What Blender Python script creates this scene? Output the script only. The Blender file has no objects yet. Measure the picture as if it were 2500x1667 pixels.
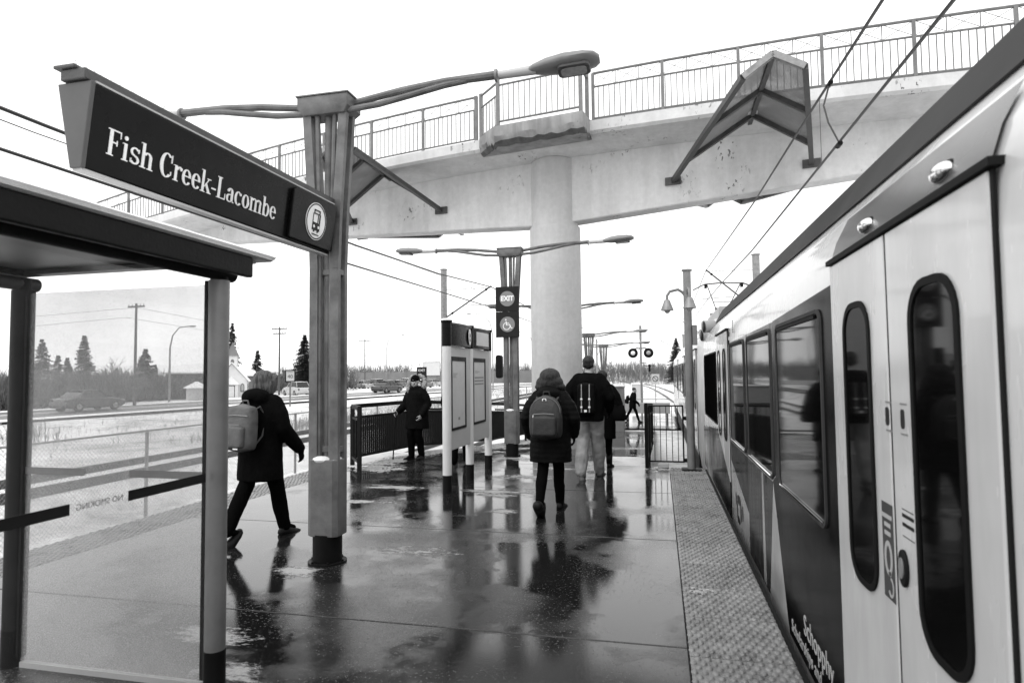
import bpy, bmesh, math, random
from math import sin, cos, pi, radians, sqrt, atan2, tan
from mathutils import Vector, Matrix, noise
V = Vector
S = bpy.context.scene
COL = S.collection
random.seed(7)

# ------------------------------------------------------------ camera
cam_d = bpy.data.cameras.new('camera'); cam = bpy.data.objects.new('camera', cam_d); COL.objects.link(cam)
S.camera = cam
YAW, PITCH, ROLL = 0.22975, 0.05018, -0.01075
_f = V((-sin(YAW)*cos(PITCH), cos(YAW)*cos(PITCH), sin(PITCH)))
_r0 = V((cos(YAW), sin(YAW), 0)); _u0 = _r0.cross(_f)
_r = _r0*cos(ROLL) + _u0*sin(ROLL); _u = -_r0*sin(ROLL) + _u0*cos(ROLL)
cam.matrix_world = Matrix(((_r.x, _u.x, -_f.x, 0), (_r.y, _u.y, -_f.y, 0), (_r.z, _u.z, -_f.z, 1.62), (0, 0, 0, 1)))
cam_d.sensor_width = 36; cam_d.sensor_fit = 'HORIZONTAL'; cam_d.lens = 1533.35/2500*36
cam_d.clip_start = 0.05; cam_d.clip_end = 3000
cam_d.dof.use_dof = True; cam_d.dof.focus_distance = 8.5; cam_d.dof.aperture_fstop = 3.2

# ------------------------------------------------------------ sky, sun, exposure (flat overcast winter light, black and white)
W = bpy.data.worlds.new('World'); S.world = W; W.use_nodes = True
nt = W.node_tree; nt.nodes.clear()
out = nt.nodes.new('ShaderNodeOutputWorld'); bg = nt.nodes.new('ShaderNodeBackground')
sky = nt.nodes.new('ShaderNodeTexSky'); sky.sky_type = 'NISHITA'; sky.sun_disc = False
SUN_EL, SUN_AZ = radians(52), radians(215)          # azimuth clockwise from +Y: behind and left of the camera
sky.sun_elevation = SUN_EL; sky.sun_rotation = SUN_AZ; sky.air_density = 1.0; sky.dust_density = 6.0
bw = nt.nodes.new('ShaderNodeRGBToBW'); mul = nt.nodes.new('ShaderNodeMath'); mul.operation = 'MULTIPLY_ADD'
mul.inputs[1].default_value = 0.06; mul.inputs[2].default_value = 8.3   # even cloud deck with only a trace of the clear-sky gradient
nt.links.new(sky.outputs[0], bw.inputs[0]); nt.links.new(bw.outputs[0], mul.inputs[0])
nt.links.new(mul.outputs[0], bg.inputs[0]); bg.inputs[1].default_value = 0.105
nt.links.new(bg.outputs[0], out.inputs[0])
sd = bpy.data.lights.new('sun', 'SUN'); sd.energy = 0.6; sd.angle = radians(35); sd.color = (1, 1, 1)
sun = bpy.data.objects.new('sun', sd); COL.objects.link(sun)
_d = V((sin(SUN_AZ)*cos(SUN_EL), cos(SUN_AZ)*cos(SUN_EL), sin(SUN_EL)))
sun.rotation_euler = _d.to_track_quat('Z', 'Y').to_euler(); sun.location = _d*60
S.view_settings.view_transform = 'Standard'; S.view_settings.look = 'None'
S.view_settings.exposure = 0.85; S.view_settings.gamma = 1.0; S.view_settings.use_curve_mapping = False

# ------------------------------------------------------------ materials (all neutral greys)
def _g(v): return (v, v, v, 1)
def mat(name, g, rough=.6, metal=0., var=0., vscale=3., bump=0., bscale=40., stretch=(1, 1, 1), spec=.5, coat=0., rnd=0., det=4.):
    m = bpy.data.materials.new(name); m.use_nodes = True
    n = m.node_tree.nodes; l = m.node_tree.links; b = n['Principled BSDF']
    b.inputs['Base Color'].default_value = _g(g); b.inputs['Roughness'].default_value = rough
    b.inputs['Metallic'].default_value = metal; b.inputs['Specular IOR Level'].default_value = spec
    if coat: b.inputs['Coat Weight'].default_value = coat; b.inputs['Coat Roughness'].default_value = .08
    m['g'] = g
    if var or bump or rnd:
        tc = n.new('ShaderNodeTexCoord'); mp = n.new('ShaderNodeMapping'); mp.inputs['Scale'].default_value = stretch
        l.new(tc.outputs['Object'], mp.inputs[0])
        oi = n.new('ShaderNodeObjectInfo'); ad = n.new('ShaderNodeVectorMath'); ad.operation = 'ADD'
        cm = n.new('ShaderNodeVectorMath'); cm.operation = 'SCALE'; cm.inputs[0].default_value = (37, 11, 23)
        l.new(oi.outputs['Random'], cm.inputs['Scale']); l.new(mp.outputs[0], ad.inputs[0]); l.new(cm.outputs[0], ad.inputs[1])
        if var or rnd:
            t = n.new('ShaderNodeTexNoise'); t.inputs['Scale'].default_value = vscale; t.inputs['Detail'].default_value = det
            t.inputs['Roughness'].default_value = .6
            l.new(ad.outputs[0], t.inputs['Vector'])
            mr = n.new('ShaderNodeMapRange'); mr.inputs[1].default_value = .3; mr.inputs[2].default_value = .7
            mr.inputs[3].default_value = g*(1-var); mr.inputs[4].default_value = g*(1+var)
            l.new(t.outputs[0], mr.inputs[0]); src = mr.outputs[0]
            if rnd:
                r2 = n.new('ShaderNodeMapRange'); r2.inputs[3].default_value = 1-rnd; r2.inputs[4].default_value = 1+rnd
                l.new(oi.outputs['Random'], r2.inputs[0]); mm = n.new('ShaderNodeMath'); mm.operation = 'MULTIPLY'
                l.new(src, mm.inputs[0]); l.new(r2.outputs[0], mm.inputs[1]); src = mm.outputs[0]
            l.new(src, b.inputs['Base Color'])
            rr = n.new('ShaderNodeMapRange'); rr.inputs[1].default_value = .3; rr.inputs[2].default_value = .7
            rr.inputs[3].default_value = max(.02, rough-.12*min(1, var*3)); rr.inputs[4].default_value = min(1, rough+.12*min(1, var*3))
            l.new(t.outputs[0], rr.inputs[0]); l.new(rr.outputs[0], b.inputs['Roughness'])
        if bump:
            t2 = n.new('ShaderNodeTexNoise'); t2.inputs['Scale'].default_value = bscale; t2.inputs['Detail'].default_value = 3
            l.new(ad.outputs[0], t2.inputs['Vector'])
            bp = n.new('ShaderNodeBump'); bp.inputs['Strength'].default_value = bump; bp.inputs['Distance'].default_value = .02
            l.new(t2.outputs[0], bp.inputs['Height']); l.new(bp.outputs[0], b.inputs['Normal'])
    return m

M = {}
M['steel'] = mat('painted_steel', .135, .5, .0, .4, 5, .2, 90, spec=.3)
M['steel_pale'] = mat('galvanised_steel', .24, .42, .35, .25, 9, .1, 60)
M['steel_dark'] = mat('dark_steel', .05, .42, .1, .35, 8, .15, 70)
M['rail_bridge'] = mat('bridge_railing_paint', .15, .5, .0, .25, 6)
M['black'] = mat('black_paint', .007, .5, 0, .3, 6, .1, 50, spec=.12)
M['black_gloss'] = mat('black_gloss', .012, .12, 0)
M['rubber'] = mat('black_rubber', .008, .7, 0, spec=.15)
M['white'] = mat('white_paint', .62, .4, 0, .05, 3)
M['off_white'] = mat('off_white_panel', .42, .45, 0, .06, 3)
M['snow'] = mat('snow', .78, .85, 0, .04, 2, .5, 14)
M['lens'] = mat('lamp_lens', .33, .2, 0, .2, 20)
M['grey'] = mat('mid_grey_paint', .19, .45, 0, .15, 6)
M['chrome'] = mat('chrome', .75, .06, 1)
M['sign_dark'] = mat('sign_enamel_dark', .006, .3, 0, .3, 4, spec=.10)
M['sign_grey'] = mat('sign_end_grey', .06, .4, 0, .15, 6)
M['sign_white'] = mat('sign_white_letters', .82, .5, 0)
M['rust_rail'] = mat('weathered_rail', .055, .5, .3, .4, 6)
M['wire'] = mat('catenary_wire', .04, .5, .2)
M['skin'] = mat('skin', .40, .5, 0, .08, 20)
M['bark'] = mat('bark', .085, .9, 0, .3, 12)
M['spruce'] = mat('spruce_needles', .03, .8, 0, .45, 1.5, rnd=.25)
M['twig'] = mat('bare_twigs', .13, .9, 0, .3, 3)
M['weed'] = mat('dry_weeds', .22, .95, 0, .35, 4)
M['asphalt'] = mat('wet_asphalt_road', .075, .45, 0, .35, .6, .2, 30)
M['wall_far'] = mat('far_wall', .17, .8, 0, .2, .4)
M['wall_white'] = mat('white_clapboard', .66, .7, 0, .06, 1.5)
M['roof_snow'] = M['snow']
M['glass_dark'] = mat('dark_window_glass', .012, .05, 0)
M['tyre'] = mat('tyre', .02, .8, 0)

def concrete(name, g, streak=.25, pit=True, gen=False):
    m = mat(name, g, .75); n = m.node_tree.nodes; l = m.node_tree.links; b = n['Principled BSDF']
    geo = n.new('ShaderNodeNewGeometry')
    def tex(scale, sc=(1, 1, 1), det=5.):
        mp = n.new('ShaderNodeMapping'); mp.inputs['Scale'].default_value = sc; l.new(geo.outputs['Position'], mp.inputs[0])
        t = n.new('ShaderNodeTexNoise'); t.inputs['Scale'].default_value = scale; t.inputs['Detail'].default_value = det
        t.inputs['Roughness'].default_value = .62; l.new(mp.outputs[0], t.inputs['Vector']); return t.outputs[0]
    def rng(src, a, bb, c, d):
        r = n.new('ShaderNodeMapRange'); r.inputs[1].default_value = a; r.inputs[2].default_value = bb
        r.inputs[3].default_value = c; r.inputs[4].default_value = d; l.new(src, r.inputs[0]); return r.outputs[0]
    def mulm(a, bb):
        q = n.new('ShaderNodeMath'); q.operation = 'MULTIPLY'; l.new(a, q.inputs[0]); l.new(bb, q.inputs[1]); return q.outputs[0]
    base = rng(tex(.7), .3, .7, g*.88, g*1.08)
    fine = rng(tex(9), .3, .7, .93, 1.06)
    st = rng(tex(1.6, (2.2, 2.2, .22)), .35, .62, 1-streak, 1.0)
    c = mulm(mulm(base, fine), st)
    if pit:
        a = rng(tex(1.1, (1, 1, 1), 2), .58, .66, 0, 1); p = rng(tex(13, (1, 1, .6), 3), .59, .63, 0, .8)
        iv = n.new('ShaderNodeMath'); iv.operation = 'SUBTRACT'; iv.inputs[0].default_value = 1; l.new(mulm(a, p), iv.inputs[1])
        c = mulm(c, iv.outputs[0])
    l.new(c, b.inputs['Base Color'])
    bp = n.new('ShaderNodeBump'); bp.inputs['Strength'].default_value = .25; bp.inputs['Distance'].default_value = .015
    l.new(tex(22), bp.inputs['Height']); l.new(bp.outputs[0], b.inputs['Normal'])
    return m
M['concrete'] = concrete('weathered_concrete', .63, .12)
M['column_concrete'] = concrete('column_concrete', .51, .10, False)

SLUSH = [(-2.15, 5.5, .75, .30), (-3.0, 4.75, .45, .25), (-2.75, 3.5, .6, .28), (-2.2, 8.35, .95, .55), (-1.9, 7.25, .45, .22), (-2.1, 9.7, .9, .5), (-1.7, 10.6, 1.0, .4), (-2.7, 11.7, 1.0, .5), (-3.7, 8.5, .9, .4), (-3.7, 7.5, .7, .25), (-2.3, 3.1, .4, .2)]
def wet_floor(name, dark=.010, dry=.032, spots=()):
    """rained-on concrete: smooth water film, grittier damp areas and thin grey slush, all in world position"""
    m = mat(name, dark, .1); n = m.node_tree.nodes; l = m.node_tree.links; b = n['Principled BSDF']
    geo = n.new('ShaderNodeNewGeometry')
    def tex(scale, sc=(1, 1, 1), det=4., r=.55):
        mp = n.new('ShaderNodeMapping'); mp.inputs['Scale'].default_value = sc; l.new(geo.outputs['Position'], mp.inputs[0])
        t = n.new('ShaderNodeTexNoise'); t.inputs['Scale'].default_value = scale; t.inputs['Detail'].default_value = det
        t.inputs['Roughness'].default_value = r; l.new(mp.outputs[0], t.inputs['Vector']); return t.outputs[0]
    def rng(src, a, bb, c, d):
        r = n.new('ShaderNodeMapRange'); r.inputs[1].default_value = a; r.inputs[2].default_value = bb
        r.inputs[3].default_value = c; r.inputs[4].default_value = d; l.new(src, r.inputs[0]); return r.outputs[0]
    def op(k, a, bb):
        q = n.new('ShaderNodeMath'); q.operation = k
        for i, x in enumerate((a, bb)):
            if isinstance(x, (int, float)): q.inputs[i].default_value = x
            else: l.new(x, q.inputs[i])
        return q.outputs[0]
    damp = rng(tex(.62, (1, 1, 1), 5, .62), .49, .70, 0, 1)             # 0 = standing water, 1 = merely damp
    grit = tex(85, (1, 1, 1), 4, .8); gritm = rng(grit, .54, .70, 0, 1)
    pebble = rng(tex(38, (1, 1, 1), 2, .5), .62, .70, 0, 1)             # odd pale grains of sand and salt
    col = op('ADD', rng(damp, 0, 1, dark, dry), op('MULTIPLY', op('MULTIPLY', gritm, damp), .09))
    col = op('ADD', col, op('MULTIPLY', op('MULTIPLY', pebble, damp), .14))
    col = op('MULTIPLY', col, rng(tex(5, (1, 1, 1), 4, .7), .62, .72, 1, .5))
    rough = op('ADD', rng(damp, 0, 1, .015, .12), rng(tex(2.3), .45, .7, 0, .05))
    h = op('ADD', op('MULTIPLY', op('MULTIPLY', grit, rng(damp, 0, 1, .05, 1)), 1.2), op('MULTIPLY', tex(2.2, (1, 1, 1), 3), .05))
    speck = op('MULTIPLY', rng(tex(48, (1, 1, 1), 3, .6), .585, .64, 0, 1), rng(tex(1.3, (1, 1, 1), 4), .36, .56, .15, 1))
    rough = op('ADD', rough, op('MULTIPLY', speck, .4)); col = op('ADD', col, op('MULTIPLY', speck, .045))
    if spots:
        acc = None
        for (cx, cy, rx, ry) in spots:
            a = n.new('ShaderNodeVectorMath'); a.operation = 'SUBTRACT'; a.inputs[1].default_value = (cx, cy, 0); l.new(geo.outputs['Position'], a.inputs[0])
            c = n.new('ShaderNodeVectorMath'); c.operation = 'MULTIPLY'; c.inputs[1].default_value = (1/rx, 1/ry, 0); l.new(a.outputs[0], c.inputs[0])
            d = n.new('ShaderNodeVectorMath'); d.operation = 'LENGTH'; l.new(c.outputs[0], d.inputs[0])
            v = rng(d.outputs['Value'], 0, 1.25, .275, -.30); acc = v if acc is None else op('MAXIMUM', acc, v)
        f = op('ADD', op('ADD', op('MULTIPLY', tex(2.6, (1, 2.2, 1), 5, .65), .9), op('MULTIPLY', tex(17, (1, 1.8, 1), 4, .7), .55)), acc)
        mask = rng(f, .80, .93, 0, 1)
        mx = lambda a, bb: op('ADD', op('MULTIPLY', a, op('SUBTRACT', 1, mask)), op('MULTIPLY', bb, mask))
        col = mx(col, rng(grit, .3, .7, .18, .46)); rough = mx(rough, .42); h = op('ADD', h, op('MULTIPLY', mask, .9))
    l.new(col, b.inputs['Base Color']); l.new(rough, b.inputs['Roughness']); b.inputs['IOR'].default_value = 1.52
    bp = n.new('ShaderNodeBump'); bp.inputs['Strength'].default_value = .27; bp.inputs['Distance'].default_value = .012
    l.new(h, bp.inputs['Height']); l.new(bp.outputs[0], b.inputs['Normal'])
    return m
M['floor'] = wet_floor('wet_platform_concrete', spots=SLUSH); M['floor_far'] = wet_floor('wet_ramp_concrete')
M['tactile'] = mat('tactile_tile', .18, .32, 0, .4, 7, .3, 60, rnd=.14)

def glassmat(name, veil=.22, g=.75, refl=.35):
    """clear pane with a thin dirty veil and a mirror coat"""
    m = bpy.data.materials.new(name); m.use_nodes = True; n = m.node_tree.nodes; l = m.node_tree.links; n.clear()
    o = n.new('ShaderNodeOutputMaterial'); tr = n.new('ShaderNodeBsdfTransparent'); df = n.new('ShaderNodeBsdfDiffuse')
    df.inputs[0].default_value = _g(g); gl = n.new('ShaderNodeBsdfGlossy'); gl.inputs['Roughness'].default_value = .03
    fr = n.new('ShaderNodeFresnel'); fr.inputs[0].default_value = 1.45
    tc = n.new('ShaderNodeNewGeometry'); t = n.new('ShaderNodeTexNoise'); t.inputs['Scale'].default_value = 1.6; t.inputs['Detail'].default_value = 5
    l.new(tc.outputs['Position'], t.inputs['Vector'])
    mr = n.new('ShaderNodeMapRange'); mr.inputs[1].default_value = .3; mr.inputs[2].default_value = .7
    mr.inputs[3].default_value = veil*.8; mr.inputs[4].default_value = veil*1.2; l.new(t.outputs[0], mr.inputs[0])
    t2 = n.new('ShaderNodeTexNoise'); t2.inputs['Scale'].default_value = 190; t2.inputs['Detail'].default_value = 1; l.new(tc.outputs['Position'], t2.inputs['Vector'])
    m3 = n.new('ShaderNodeMapRange'); m3.inputs[1].default_value = .62; m3.inputs[2].default_value = .70; m3.inputs[3].default_value = 0; m3.inputs[4].default_value = veil*.28; l.new(t2.outputs[0], m3.inputs[0])
    sm = n.new('ShaderNodeMath'); sm.operation = 'ADD'; l.new(mr.outputs[0], sm.inputs[0]); l.new(m3.outputs[0], sm.inputs[1])
    m1 = n.new('ShaderNodeMixShader'); m2 = n.new('ShaderNodeMixShader')
    l.new(sm.outputs[0], m1.inputs[0]); l.new(tr.outputs[0], m1.inputs[1]); l.new(df.outputs[0], m1.inputs[2])
    fm = n.new('ShaderNodeMath'); fm.operation = 'MULTIPLY'; fm.inputs[1].default_value = refl; l.new(fr.outputs[0], fm.inputs[0]); l.new(fm.outputs[0], m2.inputs[0]); l.new(m1.outputs[0], m2.inputs[1]); l.new(gl.outputs[0], m2.inputs[2])
    l.new(m2.outputs[0], o.inputs[0]); return m
M['pane'] = glassmat('shelter_glass', .30, .62, .06); M['pane_front'] = glassmat('shelter_front_glass', .015, .6, .05)
M['pane_clear'] = glassmat('canopy_glass', .72, .30, .1)

# ------------------------------------------------------------ mesh helpers
class MB:
    def __init__(s): s.v = []; s.f = []
    def add(s, vs, fs):
        o = len(s.v); s.v += [tuple(p) for p in vs]; s.f += [tuple(i+o for i in f) for f in fs]; return s
    def box(s, x0, x1, y0, y1, z0, z1):
        return s.add([(x0,y0,z0),(x1,y0,z0),(x1,y1,z0),(x0,y1,z0),(x0,y0,z1),(x1,y0,z1),(x1,y1,z1),(x0,y1,z1)],
                     [(0,3,2,1),(4,5,6,7),(0,1,5,4),(1,2,6,5),(2,3,7,6),(3,0,4,7)])
    def bar(s, p0, p1, w, h, up=(0, 0, 1)):
        p0 = V(p0); p1 = V(p1); d = (p1-p0).normalized(); u = V(up)
        if abs(d.dot(u)) > .98: u = V((0, 1, 0))
        a = d.cross(u).normalized()*w/2; b = a.cross(d).normalized()*h/2
        return s.add([p0-a-b, p0+a-b, p0+a+b, p0-a+b, p1-a-b, p1+a-b, p1+a+b, p1-a+b],
                     [(0,3,2,1),(4,5,6,7),(0,1,5,4),(1,2,6,5),(2,3,7,6),(3,0,4,7)])
    def tube(s, path, r, n=8, cap=True, flat=1.):
        P = [V(p) for p in path]; k = len(P); R = r if isinstance(r, (list, tuple)) else [r]*k
        T = [(P[min(i+1, k-1)]-P[max(i-1, 0)]).normalized() for i in range(k)]
        u = V((0, 0, 1)) if abs(T[0].z) < .95 else V((0, 1, 0)); o = len(s.v)
        a = T[0].cross(u).normalized()
        for i in range(k):
            a = (a-T[i]*a.dot(T[i])).normalized(); b = T[i].cross(a)
            for j in range(n):
                t = 2*pi*j/n; s.v.append(tuple(P[i]+a*cos(t)*R[i]+b*sin(t)*R[i]*flat))
        for i in range(k-1):
            for j in range(n):
                s.f.append((o+i*n+j, o+i*n+(j+1) % n, o+(i+1)*n+(j+1) % n, o+(i+1)*n+j))
        if cap:
            s.f.append(tuple(o+j for j in range(n))[::-1]); s.f.append(tuple(o+(k-1)*n+j for j in range(n)))
        return s
    def cyl(s, p0, p1, r, r2=None, n=12): return s.tube([p0, p1], [r, r if r2 is None else r2], n)
    def lathe(s, prof, c=(0, 0, 0), n=20):
        o = len(s.v); c = V(c)
        for (r, z) in prof:
            for j in range(n): t = 2*pi*j/n; s.v.append((c.x+r*cos(t), c.y+r*sin(t), c.z+z))
        k = len(prof)
        for i in range(k-1):
            for j in range(n): s.f.append((o+i*n+j, o+i*n+(j+1) % n, o+(i+1)*n+(j+1) % n, o+(i+1)*n+j))
        s.f.append(tuple(o+j for j in range(n))[::-1]); s.f.append(tuple(o+(k-1)*n+j for j in range(n)))
        return s
    def sphere(s, c, r, n=12, m=8):
        c = V(c); r = V(r) if hasattr(r, '__len__') else V((r, r, r)); o = len(s.v)
        s.v.append((c.x, c.y, c.z+r.z))
        for i in range(1, m):
            t = pi*i/m
            for j in range(n): p = 2*pi*j/n; s.v.append((c.x+r.x*sin(t)*cos(p), c.y+r.y*sin(t)*sin(p), c.z+r.z*cos(t)))
        s.v.append((c.x, c.y, c.z-r.z)); e = len(s.v)-1
        for j in range(n):
            s.f.append((o, o+1+j, o+1+(j+1) % n)); s.f.append((e, o+1+(m-2)*n+(j+1) % n, o+1+(m-2)*n+j))
        for i in range(m-2):
            for j in range(n): s.f.append((o+1+i*n+j, o+1+(i+1)*n+j, o+1+(i+1)*n+(j+1) % n, o+1+i*n+(j+1) % n))
        return s
    def prism(s, poly, o, u, v, d):
        """extrude a 2D outline: point = o + u*x + v*y, thickness vector d"""
        o = V(o); u = V(u); v = V(v); d = V(d); n = len(poly)
        a = [o+u*x+v*y for x, y in poly]
        if u.cross(v).dot(d) < 0: a = a[::-1]
        return s.add(a+[p+d for p in a], [tuple(range(n))[::-1], tuple(range(n, 2*n))]+[(i, (i+1) % n, n+(i+1) % n, n+i) for i in range(n)])
    def loft(s, rings, cap=True):
        n = len(rings[0]); o = len(s.v)
        for r in rings: s.v += [tuple(p) for p in r]
        for i in range(len(rings)-1):
            for j in range(n): s.f.append((o+i*n+j, o+i*n+(j+1) % n, o+(i+1)*n+(j+1) % n, o+(i+1)*n+j))
        if cap:
            s.f.append(tuple(o+j for j in range(n))[::-1]); k = o+(len(rings)-1)*n; s.f.append(tuple(k+j for j in range(n)))
        return s
    def strip(s, outer, inner):
        """flat ring between two equal-length outlines"""
        n = len(outer); return s.add(list(outer)+list(inner), [(i, (i+1) % n, n+(i+1) % n, n+i) for i in range(n)])
    def ringsolid(s, outer, inner, o, u, v, d):
        o = V(o); u = V(u); v = V(v); d = V(d); n = len(outer)
        A = [o+u*x+v*y for x, y in outer]; B = [o+u*x+v*y for x, y in inner]
        vs = A+B+[p+d for p in A]+[p+d for p in B]; f = []
        for i in range(n):
            j = (i+1) % n
            f += [(i, n+i, n+j, j), (2*n+i, 2*n+j, 3*n+j, 3*n+i), (i, j, 2*n+j, 2*n+i), (n+i, 3*n+i, 3*n+j, n+j)]
        return s.add(vs, f)
    def mesh(s, name, off=None):
        me = bpy.data.meshes.new(name)
        me.from_pydata([tuple(V(p)-off) for p in s.v] if off is not None else s.v, [], s.f)
        bm = bmesh.new(); bm.from_mesh(me); bmesh.ops.recalc_face_normals(bm, faces=bm.faces); bm.to_mesh(me); bm.free()
        return me
def root_of(o):
    while o.parent: o = o.parent
    return o
def put(name, me, m, parent=None):
    o = bpy.data.objects.new(name, me); COL.objects.link(o)
    if m is not None and not me.materials: me.materials.append(M[m] if isinstance(m, str) else m)
    if parent: o.parent = parent
    return o
def build(mb, name, m, parent=None, smooth=True, bevel=0., ang=35):
    off = V(root_of(parent).location) if parent else None
    me = mb.mesh(name, off)
    if smooth:
        me.shade_smooth(); me.set_sharp_from_angle(angle=radians(ang))
    o = put(name, me, m, parent)
    if bevel:
        b = o.modifiers.new('bevel', 'BEVEL'); b.width = bevel; b.segments = 2; b.limit_method = 'ANGLE'; b.angle_limit = radians(40)
    return o
def tag(o, label=None, cat=None, group=None, kind=None):
    if label: o['label'] = label
    if cat: o['category'] = cat
    if group: o['group'] = group
    if kind: o['kind'] = kind
    return o
def thing(name, label, cat, loc=(0, 0, 0), rz=0., group=None):
    o = bpy.data.objects.new(name, None); COL.objects.link(o); o.location = loc; o.rotation_euler = (0, 0, rz)
    o.empty_display_size = .2
    return tag(o, label, cat, group)
def single(mb, name, m, label, cat, group=None, smooth=True, bevel=0.):
    """a thing that is one mesh: origin at its base centre"""
    xs = [p[0] for p in mb.v]; ys = [p[1] for p in mb.v]; zs = [p[2] for p in mb.v]
    off = V(((min(xs)+max(xs))/2, (min(ys)+max(ys))/2, min(zs)))
    me = mb.mesh(name, off)
    if smooth: me.shade_smooth(); me.set_sharp_from_angle(angle=radians(35))
    o = put(name, me, m); o.location = off
    if bevel:
        b = o.modifiers.new('bevel', 'BEVEL'); b.width = bevel; b.segments = 2; b.limit_method = 'ANGLE'; b.angle_limit = radians(40)
    return tag(o, label, cat, group)
def struct(mb, name, m, smooth=False, bevel=0.):
    o = build(mb, name, m, None, smooth, bevel); return tag(o, kind='structure')
def copy_tree(o, parent=None):
    c = o.copy(); COL.objects.link(c); c.parent = parent
    for ch in list(o.children): copy_tree(ch, c)
    return c
def rrect(w, h, r, n=5, cx=0., cy=0.):
    P = []
    for (sx, sy, a0) in ((1, 1, 0), (-1, 1, 90), (-1, -1, 180), (1, -1, 270)):
        for k in range(n+1):
            a = radians(a0+90*k/n); P.append((cx+sx*(w/2-r)+r*cos(a), cy+sy*(h/2-r)+r*sin(a)))
    return P
def ell(a, b, n=28, cx=0., cy=0.): return [(cx+a*cos(2*pi*i/n), cy+b*sin(2*pi*i/n)) for i in range(n)]
def text(body, size, o, u, v, d=.002, align='CENTER', squash=1., bold=0.):
    """built-in font outline as a thin solid: origin o, reading direction u, up v"""
    cu = bpy.data.curves.new('lettering', 'FONT'); cu.body = body; cu.size = size; cu.align_x = align; cu.align_y = 'CENTER'
    cu.extrude = d/2; cu.resolution_u = 3; cu.offset = bold
    ob = bpy.data.objects.new('lettering', cu); me = bpy.data.meshes.new_from_object(ob)
    u = V(u).normalized(); v = V(v).normalized(); w = u.cross(v); o = V(o)
    mb = MB(); mb.v = [tuple(o+u*(p.co.x*squash)+v*p.co.y+w*(p.co.z+d/2)) for p in me.vertices]
    mb.f = [tuple(p.vertices) for p in me.polygons]
    bpy.data.objects.remove(ob); bpy.data.curves.remove(cu); bpy.data.meshes.remove(me)
    return mb
_TMP = bpy.data.scenes.new('workshop')
def remesh(mb, voxel, smooth=4):
    """one continuous surface from overlapping closed shapes, evaluated in a scratch scene"""
    me = bpy.data.meshes.new('tmp'); me.from_pydata(mb.v, [], mb.f)
    bm = bmesh.new(); bm.from_mesh(me); bmesh.ops.recalc_face_normals(bm, faces=bm.faces); bm.to_mesh(me); bm.free()
    o = bpy.data.objects.new('tmp', me); _TMP.collection.objects.link(o)
    r = o.modifiers.new('r', 'REMESH'); r.mode = 'VOXEL'; r.voxel_size = voxel
    if smooth: q = o.modifiers.new('s', 'SMOOTH'); q.factor = .5; q.iterations = smooth
    vl = _TMP.view_layers[0]; vl.update(); dg = vl.depsgraph; dg.update()
    ne = bpy.data.meshes.new_from_object(o.evaluated_get(dg))
    bpy.data.objects.remove(o); bpy.data.meshes.remove(me); ne.shade_smooth()
    return ne
# ============================================================ THE SETTING
GZ = -1.0
def gz(x, y):
    z = GZ + .05*noise.noise(V((x*.12, y*.12, 1.3)))
    if x < -10:                                  # embankment of the freight line, then a gentle rise to the road
        t = min(1, (-10-x)/1.0); z += .42*t*t*(3-2*t)
        if x < -13.6: t = min(1, (-13.6-x)/2.2); z -= .30*t*t*(3-2*t)
        if x < -17: z += .10*noise.noise(V((x*.3, y*.3, 0))) * min(1, (-17-x)/3) * max(0, min(1, (x+32)/4))
    return z
def axis(lo, hi, knots):
    out_ = []; x = lo
    while x < hi:
        out_.append(x); st = 6.
        for (a, b_, s_) in knots:
            if a <= x < b_: st = s_
        x += st
    out_.append(hi); return out_
gx = [-900, -500, -300, -200, -150]+axis(-110, 60, [(-110, -48, 6), (-48, -34, 2), (-34, -9, .7), (-9, 60, 8)])+[100, 200, 400, 900]
gy = [-60, -20]+axis(-5, 130, [(-5, 40, 1.2), (40, 130, 4)])+[170, 250, 400, 700, 1400]
mb = MB(); nx = len(gx)
mb.v = [(x, y, gz(x, y)) for y in gy for x in gx]
mb.f = [(j*nx+i, j*nx+i+1, (j+1)*nx+i+1, (j+1)*nx+i) for j in range(len(gy)-1) for i in range(nx-1)]
gm = mat('snowy_ground', .76, .9, 0); n_ = gm.node_tree.nodes; l_ = gm.node_tree.links
geo = n_.new('ShaderNodeNewGeometry')
def _tx(sc, det):
    t = n_.new('ShaderNodeTexNoise'); t.inputs['Scale'].default_value = sc; t.inputs['Detail'].default_value = det
    t.inputs['Roughness'].default_value = .7; l_.new(geo.outputs['Position'], t.inputs['Vector']); return t.outputs[0]
def _mr(src, a, b_, c, d):
    r = n_.new('ShaderNodeMapRange'); r.inputs[1].default_value = a; r.inputs[2].default_value = b_; r.inputs[3].default_value = c; r.inputs[4].default_value = d
    l_.new(src, r.inputs[0]); return r.outputs[0]
q_ = n_.new('ShaderNodeMath'); q_.operation = 'MULTIPLY'; l_.new(_mr(_tx(.25, 6), .46, .64, .78, .36), q_.inputs[0]); l_.new(_mr(_tx(6, 5), .48, .66, 1, .72), q_.inputs[1])
l_.new(q_.outputs[0], n_['Principled BSDF'].inputs['Base Color'])
M['ground'] = gm
struct(mb, 'ground', 'ground', smooth=True)

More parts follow.
